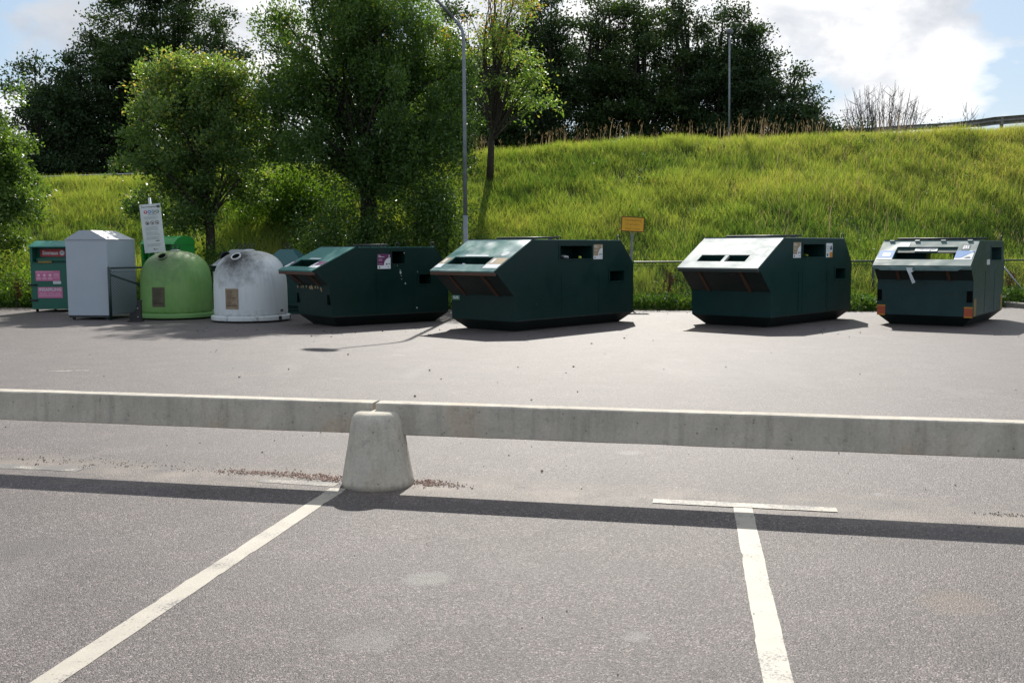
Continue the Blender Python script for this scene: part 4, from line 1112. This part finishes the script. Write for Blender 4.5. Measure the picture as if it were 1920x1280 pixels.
for x_, y_, z_ in ((23.4, 38.75, 6.6), (19.0, 39.12, 6.45), (18.9, 43, 6.7), (20.2, 48, 7.25), (21.1, 54, 7.9), (21.8, 60, 8.5)):
    zg = float(hgt(x_, y_))
    MB().box(x_ - .05 - o.x, x_ + .05 - o.x, y_ + .02 - o.y, y_ + .12 - o.y, min(zg, z_ - .6) - .2 - o.z, z_ + .1 - o.z).build('post', M['galv'], t)
z_l = 4.95
t = thing('bridge_railing', 'pale twin bar roadside railing in front of the dark trees at the left', 'railing', (-18, 44, float(hgt(-18, 44))))
o = t.location.copy()
for dz in (1.02, .78): MB().tube([(-12, 0, dz - .4), (9, 0, dz + .2)], .035, 6).build('rail', M['steel'], t)
for k in range(15):
    x_ = -12 + k * 1.5; MB().box(x_ - .03, x_ + .03, -.03, .03, -.6, 1.03 - .4 + .6 * (x_ + 12) / 21).build('post', M['steel'], t)

# ------------------------------------------------------------------ foliage
def unit(v): return v / np.maximum(np.linalg.norm(v, axis=1, keepdims=True), 1e-6)
def leaf_cards(name, P_, A_, N_, Ln, Wd, rnd, mat, parent=None):
    A_ = unit(A_); S_ = unit(np.cross(A_, N_)); N2 = np.cross(S_, A_)
    Ln = Ln[:, None]; Wd = Wd[:, None]
    v0 = P_; v1 = P_ + A_ * Ln * .45 + S_ * Wd * .5 + N2 * Wd * .16; v2 = P_ + A_ * Ln; v3 = P_ + A_ * Ln * .45 - S_ * Wd * .5 + N2 * Wd * .16
    co = np.stack([v0, v1, v2, v3], 1).reshape(-1, 3)
    f = np.arange(len(P_) * 4).reshape(-1, 4)
    return np_mesh(name, co, f, mat, parent, rnd=rnd)
def branch_pts(a, b, r_, n_=5, sag=.12):
    a, b = np.array(a, float), np.array(b, float); d = np.linalg.norm(b - a)
    out_ = []
    off = r_.normal(size=3) * d * .06
    for i in range(n_ + 1):
        s = i / n_; p = a + (b - a) * s + off * math.sin(math.pi * s) + np.array([0, 0, d * sag]) * math.sin(math.pi * s)
        out_.append(tuple(p))
    return out_
def make_tree(name, label, base, trunk, lobes, ncl, nlf, crad, leaf, leafm, barkm, seed, group=None, shell=.55, up=.3, nb=60, cull=.0, wide=.55, tint=None, shoot=(1, 1, 1), cat='tree', rr0=.05, asp=.55, fork=(.25, .8), bough=0, brad=.5, bflat=.55):
    """trunk: [(dx,dy,z,r)...] from base; lobes: ellipsoids (cx,cy,cz,rx,ry,rz) relative to base"""
    r_ = np.random.RandomState(seed)
    t = thing(name, label, cat, base, 0, group)
    tp = [Vector(p[:3]) for p in trunk]; tr = [p[3] for p in trunk]
    lob = np.array(lobes, float); wgt = (lob[:, 3] * lob[:, 4] * lob[:, 5]) ** .72; wgt /= wgt.sum()
    k = r_.choice(len(lob), int(ncl * 1.6), p=wgt)
    d = unit(r_.normal(size=(len(k), 3)))
    rad = shell + (1 - shell) * r_.uniform(0, 1, len(k)) ** .6
    inn = r_.uniform(0, 1, len(k)) < .25; rad = np.where(inn, r_.uniform(.2, shell + .1, len(k)), rad)
    c = lob[k, :3] + d * lob[k, 3:6] * rad[:, None]
    nz = sines(c[:, 0] * 2.6 + seed, c[:, 2] * 2.6 + c[:, 1] * 1.7, seed)
    keep = (nz > np.quantile(nz, .375 if not cull else cull)) | (r_.uniform(0, 1, len(k)) < .18)
    c, d = c[keep][:ncl], d[keep][:ncl]
    if bough:
        B_, bd_ = c[:bough], d[:bough]; n_ = ncl
        j_ = r_.randint(0, len(B_), n_); sz = r_.uniform(.6, 1.35, len(B_))[j_] * brad
        q_ = unit(r_.normal(size=(n_, 3)) + np.array([0, 0, .35]) + bd_[j_] * .35)
        of = q_ * (r_.uniform(0, 1, n_) ** .45 * sz)[:, None] * np.array([1, 1, bflat])
        c = B_[j_] + of; d = unit(q_ + bd_[j_] * .6)
    # wood
    mb = MB(); mb.tube(tp, tr, 10)
    tot = len(tp); idx = r_.choice(len(c), min(nb, len(c)), replace=False)
    zs = np.array([p.z for p in tp])
    for i in idx:
        q = c[i]
        zt = np.clip(q[2] * r_.uniform(*fork) - .15 * np.hypot(q[0], q[1]), zs[0] + .35 * (zs[-1] - zs[0]) * .6, zs[-1] * .98)
        j = int(np.searchsorted(zs, zt)); j = min(max(j, 1), tot - 1)
        s = (zt - zs[j - 1]) / max(1e-6, zs[j] - zs[j - 1]); a_ = tp[j - 1].lerp(tp[j], float(np.clip(s, 0, 1)))
        dist = np.linalg.norm(q - np.array(a_)); r0 = min(tr[j] * .6, rr0 * (.4 + dist / 4)); 
        pts = branch_pts(a_, q, r_, 5)
        mb.tube(pts, [r0 * (1 - .82 * s_ / 5) for s_ in range(6)], 5, cap=False)
    mb.build('trunk', M[barkm], t, 'all')
    # leaves
    cc = np.repeat(c, nlf, 0); od = np.repeat(d, nlf, 0); n_ = len(cc)
    off = r_.normal(size=(n_, 3)) * crad * np.array(shoot)
    # elongate each spray outward
    off += od * (r_.uniform(-.5, 1, n_) * crad * wide * 2)[:, None]
    P_ = cc + off
    ax = od * .55 + r_.normal(size=(n_, 3)) * .75 + np.array([0, 0, up])
    nr = r_.normal(size=(n_, 3)) * .75 + np.array([0, -.15, .75])
    ln = leaf * r_.uniform(.6, 1.25, n_)
    rc = np.repeat(r_.uniform(-.22, .22, len(c)), nlf)
    rnd = np.clip(.42 + rc + r_.normal(size=n_) * .17, 0, 1)
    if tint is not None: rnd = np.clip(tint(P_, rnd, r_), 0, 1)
    leaf_cards('crown', P_, ax, nr, ln, ln * asp, rnd, M[leafm], t)
    return t

def hz_(x, y): return float(hgt(x, y)) - .08
# near the left edge
b = (-15.6, 28.4, hz_(-15.6, 28.4))
make_tree('broadleaf_tree', 'glossy leaved tree cut by the left edge of the picture', b, [(0, 0, 0, .2), (.1, 0, 1.5, .17), (.1, .1, 3.2, .12), (0, 0, 5.5, .05)],
          [(.0, 0, 3.7, 2.0, 1.7, 1.6), (.3, -.2, 4.5, 1.45, 1.4, 1.2), (.8, 0, 2.6, 1.5, 1.4, 1.1), (.35, 0, 5.6, 1.45, 1.3, 1.15), (.9, 0, 4.6, 1.2, 1.2, .9), (-1.5, 0, 4, 1.6, 1.6, 1.8), (1.3, -.3, 3.3, 1.0, 1.1, 1.0), (.4, -.2, 1.5, 1.1, 1.1, .9)],
          1000, 42, .12, .12, 'leaf_left', 'bark', 11, bough=95, brad=.5, up=.1)
# oak
b = (-9.1, 30.2, hz_(-9.1, 30.2))
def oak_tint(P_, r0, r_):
    return r0 + np.clip((P_[:, 2] - 4.3) / 2.6, -.3, 1) * .34 * r_.uniform(.3, 1.2, len(P_))  # yellower upwards: young shoots, plus light through the crown put into the colour
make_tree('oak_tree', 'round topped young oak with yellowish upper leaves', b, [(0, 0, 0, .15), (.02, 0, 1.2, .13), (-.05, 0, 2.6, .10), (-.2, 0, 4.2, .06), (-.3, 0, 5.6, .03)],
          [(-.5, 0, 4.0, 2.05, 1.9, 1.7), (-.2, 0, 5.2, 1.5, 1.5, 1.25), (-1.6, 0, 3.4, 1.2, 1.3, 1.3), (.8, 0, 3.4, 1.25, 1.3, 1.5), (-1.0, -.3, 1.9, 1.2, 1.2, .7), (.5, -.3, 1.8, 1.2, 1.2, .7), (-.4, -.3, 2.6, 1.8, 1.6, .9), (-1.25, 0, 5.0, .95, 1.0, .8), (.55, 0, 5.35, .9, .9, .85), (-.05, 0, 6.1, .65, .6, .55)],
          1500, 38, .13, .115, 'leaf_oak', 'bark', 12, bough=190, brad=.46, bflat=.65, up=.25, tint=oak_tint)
# large central tree
b = (-4.35, 30.6, hz_(-4.35, 30.6))
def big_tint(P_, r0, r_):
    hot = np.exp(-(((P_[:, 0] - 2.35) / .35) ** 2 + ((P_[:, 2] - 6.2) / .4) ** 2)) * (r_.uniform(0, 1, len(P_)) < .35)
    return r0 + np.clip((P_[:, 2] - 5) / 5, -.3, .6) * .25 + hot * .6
make_tree('broadleaf_tree', 'large dense green tree with dark trunk behind the first container', b, [(0, 0, 0, .30), (.0, 0, 1.4, .25), (-.1, 0, 2.6, .2), (.05, 0, 4.4, .15), (.1, 0, 6.3, .1), (.1, 0, 7.9, .04)],
          [(-.4, 0, 3.9, 3.0, 2.5, 2.0), (.6, 0, 4.2, 2.6, 2.4, 2.2), (0, 0, 6.0, 2.9, 2.4, 2.0), (-.9, 0, 6.8, 1.9, 1.9, 1.4), (.9, 0, 6.9, 1.85, 1.9, 1.4), (-1.6, -.3, 2.7, 1.3, 1.4, .8), (1.6, -.3, 2.7, 1.5, 1.5, 1.2), (0, 0, 7.7, 1.6, 1.5, .9), (-2.0, 0, 5.3, 1.5, 1.5, 1.6), (2.0, -.2, 5.2, 1.2, 1.3, 1.7), (.4, -.6, 2.1, 1.9, 1.3, .8), (-2.2, -.2, 3.7, 1.4, 1.4, 1.2), (2.1, -.2, 3.7, 1.2, 1.3, 1.2), (-1.5, 0, 7.5, 1.1, 1.2, .95), (1.3, 0, 7.6, 1.1, 1.2, .9), (1.6, -.5, 1.5, 1.2, 1.1, .7)],
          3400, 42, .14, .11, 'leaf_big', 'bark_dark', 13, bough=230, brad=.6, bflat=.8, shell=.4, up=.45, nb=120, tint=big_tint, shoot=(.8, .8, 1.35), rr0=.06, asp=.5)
# the tree in front of the crest with turning leaves
b = (-.75, 34.6, hz_(-.75, 34.6))
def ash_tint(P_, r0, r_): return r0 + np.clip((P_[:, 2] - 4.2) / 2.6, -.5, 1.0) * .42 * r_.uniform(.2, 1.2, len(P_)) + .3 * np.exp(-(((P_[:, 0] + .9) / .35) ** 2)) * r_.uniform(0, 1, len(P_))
make_tree('young_tree', 'thin young tree with yellowing leaves and bare trunk beside the lamp post', b, [(0, 0, 0, .14), (.05, 0, 1.0, .12), (.1, 0, 2.0, .09), (.15, 0, 3.4, .055), (.2, 0, 5.2, .035), (.2, 0, 6.8, .015)],
          [(.2, 0, 3.1, 1.1, 1.1, .5), (1.6, -.3, 2.75, .95, .7, .2), (2.25, -.4, 2.6, .6, .5, .12), (1.5, -.2, 3.7, .6, .6, .18), (1.15, 0, 3.3, .8, .8, .3), (-.45, 0, 3.5, .75, .9, .6), (.4, 0, 4.5, 1.0, 1.0, .6), (.2, 0, 5.6, 1.05, .9, .6), (.7, 0, 6.3, .9, .8, .5), (-.55, 0, 4.9, .6, .7, .7), (1.2, -.1, 4.2, .6, .7, .25), (.9, 0, 2.35, .7, .6, .2), (.1, 0, 6.8, .9, .8, .5), (-.3, 0, 2.4, .6, .6, .25)],
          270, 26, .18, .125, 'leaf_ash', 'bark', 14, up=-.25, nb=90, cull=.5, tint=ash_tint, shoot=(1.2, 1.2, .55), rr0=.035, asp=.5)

# dark trees beyond the road
def dark_tree(x, y, ht, wd, label, seed, mat='leaf_dark', lean=.0, low=1.0, dens=1.0, group='dark trees beyond the road'):
    r_ = np.random.RandomState(seed); zb = hz_(x, y)
    H_ = ht - zb
    lobes = []
    nl = 7 + int(wd)
    for k in range(nl):
        s = k / (nl - 1); z = low + (H_ - low) * (.12 + .80 * s); ww = wd * (.62 + .5 * math.sin(math.pi * min(1, s * .8 + .18)) - .30 * s) * .62
        lobes.append((lean * z + r_.uniform(-.4, .4) * ww, r_.uniform(-.3, .3) * ww, z, ww * r_.uniform(.75, 1.1), ww * r_.uniform(.7, 1), (H_ - low) / nl * r_.uniform(.95, 1.5)))
    trunk = [(0, 0, -.3, .2), (lean * H_ * .25, 0, H_ * .25, .16), (lean * H_ * .55, 0, H_ * .55, .11), (lean * H_ * .8, 0, H_ * .8, .03)]
    ncl = int(46 * wd * H_ / 4.2 * dens)
    return make_tree('broadleaf_tree', label, (x, y, zb), trunk, lobes, int(ncl * 1.3), 46, .20, .165, mat, 'bark_dark', seed, group, bough=int(ncl * .24), brad=.6, bflat=.5, shell=.3, up=.15, nb=int(70), cull=.3, wide=.9, shoot=(1.2, 1.2, .6), rr0=.07, fork=(.05, .6))
DT = [  # px centre -> world x = (px-960)/1867*y
    (92, 47, 10.6, 3.1, 'leftmost dark tree beyond the railing, lowest of the left group'),
    (165, 49, 12.0, 4.0, 'dark tree beyond the railing with the tall one on its right'),
    (245, 51, 15.4, 5.2, 'tall dark tree standing left behind the young oak'),
    (345, 52, 16.0, 5.2, 'tallest dark tree directly behind the young oak'),
    (412, 50, 12.8, 3.2, 'dark tree at the right shoulder of the young oak'),
    (500, 52, 9.6, 3.6, 'dark tree glimpsed between the oak and the large central tree'),
    (860, 56, 15.5, 5.0, 'dark tree behind the bend of the street lamp'),
    (955, 53, 13.8, 4.2, 'dark tree directly behind the yellowing young tree'),
    (1030, 52, 14.8, 4.4, 'dark tree first on the right of the yellowing young tree'),
    (1120, 54, 15.6, 4.8, 'second dark tree right of the yellowing young tree'),
    (1205, 53, 15.6, 4.6, 'dark tree above the yellow sign, reaching past the top edge'),
    (1285, 55, 16.0, 4.8, 'dark tree just left of the distant lamp post'),
    (1350, 53, 14.2, 4.2, 'dark tree behind the distant lamp post'),
    (1408, 52, 13.3, 3.8, 'dark tree just right of the distant lamp post'),
    (1452, 50, 10.4, 3.2, 'dark tree stepping down right of the distant lamp post'),
    (1500, 49, 9.2, 2.9, 'small dark tree second from the right end of the wood'),
    (1545, 47.5, 7.5, 1.7, 'lowest dark tree ending the wood beside the bare shrub')]
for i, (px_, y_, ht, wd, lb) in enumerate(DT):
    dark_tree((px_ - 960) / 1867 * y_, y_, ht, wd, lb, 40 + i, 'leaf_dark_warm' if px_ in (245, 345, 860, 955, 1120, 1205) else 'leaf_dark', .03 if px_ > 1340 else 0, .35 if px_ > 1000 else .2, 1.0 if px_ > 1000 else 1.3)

# shrubs
def shrub(name, label, x, y, rx, ry, rz, n_, leafm, seed, leaf=.09, group=None, up=.3):
    zb = hz_(x, y)
    return make_tree(name, label, (x, y, zb), [(0, 0, 0, .04), (0, 0, rz * .5, .03), (0, 0, rz, .012)], [(0, 0, rz * .75, rx, ry, rz * .75), (rx * .35, -ry * .2, rz * .5, rx * .7, ry * .8, rz * .55), (-rx * .4, 0, rz * .45, rx * .7, ry * .8, rz * .5)],
                     n_, 34, .2, leaf, leafm, 'bark', seed, group, shell=.5, up=up, nb=16, rr0=.02, cat='shrub')
shrub('shrub', 'bright leafy shrub at the left edge before the clothes bank', -13.55, 28.4, 1.0, .8, 1.0, 110, 'leaf_bush', 60)
shrub('shrub', 'leafy shrub filling the left corner of the grass bank', -15.3, 28.6, 1.2, .9, 1.0, 120, 'leaf_weed', 61)
shrub('shrub', 'sunlit shrub under the oak beside its trunk', -7.7, 32.4, 1.4, 1.0, 1.35, 230, 'leaf_bush', 62, .11)
shrub('shrub', 'low bright shrub between the oak and the large tree', -6.5, 32.6, 1.2, .9, 1.3, 190, 'leaf_bush', 63, .1)
shrub('shrub', 'shrub right of the green clothes bank under the oak', -8.5, 28.8, .8, .8, 1.0, 80, 'leaf_weed', 64, .1)
shrub('shrub', 'shaded shrub right of the large tree trunk', -2.8, 29.8, 1.2, .9, 2.0, 220, 'leaf_big', 65, .1)
shrub('shrub', 'dark leafy shrub left of the large tree trunk', -5.2, 29.6, 1.1, .8, 1.7, 190, 'leaf_big', 66, .1)
shrub('shrub', 'dark low shrub in front of the large tree trunk', -4.2, 29.6, .8, .5, .95, 90, 'leaf_big', 72, .1)
shrub('shrub', 'pale leafy shrub at the lamp post foot', -1.9, 29.6, .7, .7, 2.2, 110, 'leaf_big', 67, .1)
shrub('shrub', 'tiny leafy shrub poking above the guard rail', 17.7, 42.2, .25, .2, .9, 9, 'leaf_dark', 70, .08)
shrub('shrub', 'low dark shrub at the foot of the bare shrub', 15.7, 46.5, .9, .6, 1.2, 40, 'leaf_dark', 71, .12)

def bare_shrub(label, x, y, wd, ht, n_, seed):
    r_ = np.random.RandomState(seed); zb = hz_(x, y)
    t = thing('bare_shrub', label, 'shrub', (x, y, zb)); m = MB()
    for k in range(n_):
        a = r_.uniform(-.5, .5) * wd * .8; tip = a + (a / wd) * wd * .6 + r_.normal() * .12; h_ = ht * r_.uniform(.6, 1.0) * (1 - .35 * (abs(a) / wd * 2) ** 2)
        dy, dy2 = r_.normal() * .25, r_.normal() * .4
        pts = [(a, dy, -.1), (a + (tip - a) * .3, dy + (dy2 - dy) * .4, h_ * .35), (a + (tip - a) * .7 + r_.normal() * .04, dy2, h_ * .7), (tip + r_.normal() * .05, dy2, h_)]
        m.tube(pts, [.020, .015, .010, .005], 4, cap=False)
        for q in range(3):
            s = r_.uniform(.3, .85); p = Vector(pts[1]).lerp(Vector(pts[3]), s); e_ = p + Vector((r_.normal() * .22, r_.normal() * .2, r_.uniform(.2, .5)))
            m.tube([p, p.lerp(e_, .5) + Vector((0, 0, -.02)), e_], [.010, .007, .004], 4, cap=False)
    m.build('twigs', M['bark_grey'], t)
bare_shrub('leafless grey shrub with upright twigs on the crest against the sky', 17.1, 46.5, 2.9, 3.2, 95, 5)
bare_shrub('few thin leafless twigs above the guard rail', 19.2, 42.5, .9, 1.7, 7, 8)

# ------------------------------------------------------------------ grass on the bank
def blades(name, P_, H_, W_, lean, rnd, mat, label, cat, seed, rough=.35):
    r_ = np.random.RandomState(seed); n_ = len(P_)
    az = r_.uniform(0, 2 * np.pi, n_); S_ = np.stack([np.cos(az), np.sin(az), np.zeros(n_)], 1)
    bd = np.stack([np.cos(lean[:, 0]), np.sin(lean[:, 0]), np.zeros(n_)], 1) * lean[:, 1:2]
    up = np.array([0, 0, 1.0])
    p1 = P_ + (up * .55 + bd * .35) * H_[:, None]; p2 = P_ + (up * .95 + bd * 1.0) * H_[:, None]
    w_ = W_[:, None] * .5
    co = np.stack([P_ - S_ * w_, P_ + S_ * w_, p1 + S_ * w_ * .8, p1 - S_ * w_ * .8, p2 + S_ * w_ * .12, p2 - S_ * w_ * .12], 1).reshape(-1, 3)
    b = np.arange(n_)[:, None] * 6
    f = np.concatenate([b + np.array([0, 1, 2, 3]), b + np.array([3, 2, 4, 5])], 0)
    o = np_mesh(name, co, f, mat, rnd=np.concatenate([rnd, rnd]))
    return tag(o, label, cat, kind='stuff')
r_ = np.random.RandomState(21)
NT = 82000
gx = r_.uniform(-21, 24, NT); ge = interp(gx, EDGE); gy = ge + .45 + (CRY + 2.2 - ge - .45) * r_.uniform(0, 1, NT) ** .92
n1 = sines(gx * 1.1, gy * 1.6, 31); n2 = sines(gx * 3.2, gy * 3.6, 32); n3 = sines(gx * .5, gy * .5, 33)
keep = r_.uniform(0, 1, NT) < np.clip(.72 + .45 * n2 + .2 * n1, .22, 1)
gx, gy, n1, n2, n3 = [a_[keep] for a_ in (gx, gy, n1, n2, n3)]
per = 10
tx = np.repeat(gx, per); ty = np.repeat(gy, per); nb_ = len(tx)
hgt_t = np.repeat(.30 + .10 * n1 + .09 * n2, per); 
tx = tx + r_.normal(size=nb_) * .07; ty = ty + r_.normal(size=nb_) * .07
top = np.clip((ty - 30) / 8, 0, 1); right = np.clip((tx - 3) / 14, 0, 1)
Hb = np.clip(hgt_t, .16, .62) * r_.uniform(.4, 1.45, nb_) * (1 - .25 * np.clip((ty - CRY + .5) / 1.5, 0, 1))
Pb = np.stack([tx, ty, hgt(tx, ty) - .03], 1)
az = np.repeat(r_.uniform(-3.14, 3.14, len(gx)), per) + r_.normal(size=nb_) * 1.0
lean = np.stack([az, np.clip(r_.normal(size=nb_) * .22 + .38, .03, .95)], 1)
rnd = .43 + .24 * np.repeat(n1, per) + .18 * np.repeat(n3, per) + .12 * np.repeat(sines(gx * 4.5, gy * 5.5, 35), per) - .08 * np.repeat(n2, per) + r_.normal(size=nb_) * .15 + .16 * right * top + .10 * right
dry = r_.uniform(0, 1, nb_) < (.03 + .20 * right * top + .03 * top); rnd = np.where(dry, r_.uniform(.8, 1, nb_), np.clip(rnd, 0, .84))
blades('grass', Pb, Hb, r_.uniform(.007, .014, nb_), lean, np.clip(rnd, 0, 1), M['grass'], 'tall unmown meadow grass covering the whole roadside bank', 'grass', 3)
# dry seed stalks on the crest
n_ = 700
sx = np.concatenate([r_.uniform(-4, 14.5, n_ - 420), r_.uniform(-20, 24, 120), r_.uniform(7, 24, 300)]); 
cl_ = sines(sx * 2.2, sx * 0, 77); sy = np.concatenate([CRY + r_.uniform(-.6, 2.6, n_ - 300), r_.uniform(29, 37, 300)])
kk = (cl_ > -.15) | (r_.uniform(0, 1, n_) < .2); sx, sy, cl_ = sx[kk], sy[kk], cl_[kk]
Hs = np.clip(.72 + .35 * cl_, .35, 1.2) * r_.uniform(.6, 1.25, len(sx)) * np.where(sx < -4, .6, 1) * np.where(sx > 15, .45, 1)
blades('dry_grass', np.stack([sx, sy, hgt(sx, sy) - .02], 1), Hs, r_.uniform(.012, .02, len(sx)), np.stack([r_.normal(size=len(sx)) * .6, np.abs(r_.normal(size=len(sx))) * .14], 1), r_.uniform(0, 1, len(sx)), M['drygrass'], 'dry straw coloured seed stalks standing along the crest', 'dry grass', 5)
# feathery heads of the stalks are part of the same stuff
hp = np.stack([sx, sy, hgt(sx, sy) + Hs * .80], 1); hp = np.repeat(hp, 3, 0); hn = len(hp)
hp += np.stack([r_.normal(size=hn) * .02, r_.normal(size=hn) * .02, r_.uniform(-.12, .1, hn)], 1)
sh = leaf_cards('seed_heads', hp, np.stack([r_.normal(size=hn) * .25, r_.normal(size=hn) * .25, np.ones(hn)], 1), r_.normal(size=(hn, 3)), r_.uniform(.08, .17, hn), r_.uniform(.010, .02, hn), r_.uniform(0, 1, hn), M['drygrass'])
tag(sh, 'feathery pale seed heads on the stalks along the crest', 'dry grass', kind='stuff')
# broad leaved weeds along the asphalt edge and in drifts on the bank
n_ = 26000
wx = r_.uniform(-20, 22, n_); wd_ = np.abs(r_.normal(size=n_)) * .8
wy = interp(wx, EDGE) + .12 + wd_
far = r_.uniform(0, 1, n_) < .45; wy = np.where(far, interp(wx, EDGE) + 1 + r_.uniform(0, 9.5, n_), wy)
kk = (~far) | (sines(wx * 1.3, wy * 1.8, 55) > .25); wx, wy, far = wx[kk], wy[kk], far[kk]; n_ = len(wx)
hw_ = np.clip(.28 + .2 * sines(wx * 2, wy * 2, 56), .08, .6)
wz = np.maximum(hgt(wx, wy), 0) + hw_ * r_.uniform(.05, 1, n_)
reps = 4; Pw = np.repeat(np.stack([wx, wy, wz], 1), reps, 0) + r_.normal(size=(n_ * reps, 3)) * .05
Pw[:, 2] = np.maximum(Pw[:, 2], .02)
wl = r_.uniform(.05, .11, n_ * reps)
o = leaf_cards('weeds', Pw, r_.normal(size=(n_ * reps, 3)) + np.array([0, -.2, .2]), r_.normal(size=(n_ * reps, 3)) * .6 + np.array([0, 0, .8]), wl, wl * .62,
               np.clip(r_.normal(size=n_ * reps) * .22 + .48, 0, 1), M['leaf_weed'])
tag(o, 'low broad leaved weeds spilling along the asphalt edge', 'weeds', kind='stuff')
# rusty dock plant
def dock(label, x, y, ht, seed):
    r_ = np.random.RandomState(seed); zb = hz_(x, y); t = thing('dock_plant', label, 'weed', (x, y, zb), 0, 'rusty dock plants'); m = MB()
    P_ = []
    for k in range(5):
        tip = Vector((r_.normal() * .12, r_.normal() * .1, ht * r_.uniform(.75, 1.05))); bs = Vector((r_.normal() * .05, 0, 0))
        m.tube([bs, bs.lerp(tip, .5) + Vector((r_.normal() * .02, 0, 0)), tip], [.008, .006, .004], 4)
        for q in range(90):
            s = r_.uniform(.45, 1); P_.append(bs.lerp(tip, s) + Vector(r_.normal(size=3) * .03))
    m.build('stems', M['bark'], t)
    P_ = np.array([tuple(p) for p in P_]); n_ = len(P_)
    leaf_cards('seeds', P_, r_.normal(size=(n_, 3)) + np.array([0, 0, .5]), r_.normal(size=(n_, 3)), r_.uniform(.025, .05, n_), r_.uniform(.015, .03, n_), r_.uniform(0, 1, n_), M['dock'], t)
dock('rust brown dock plant in the gap between the middle and white lidded containers', 4.05, 26.35, 1.05, 1)
dock('rust brown dock plant in the weeds left of the clothes bank', -13.75, 27.75, .95, 2)
dock('rust brown dock plant behind the fence at the right edge', 13.75, 27.6, .9, 3)
bpy.data.objects.remove(lt2)
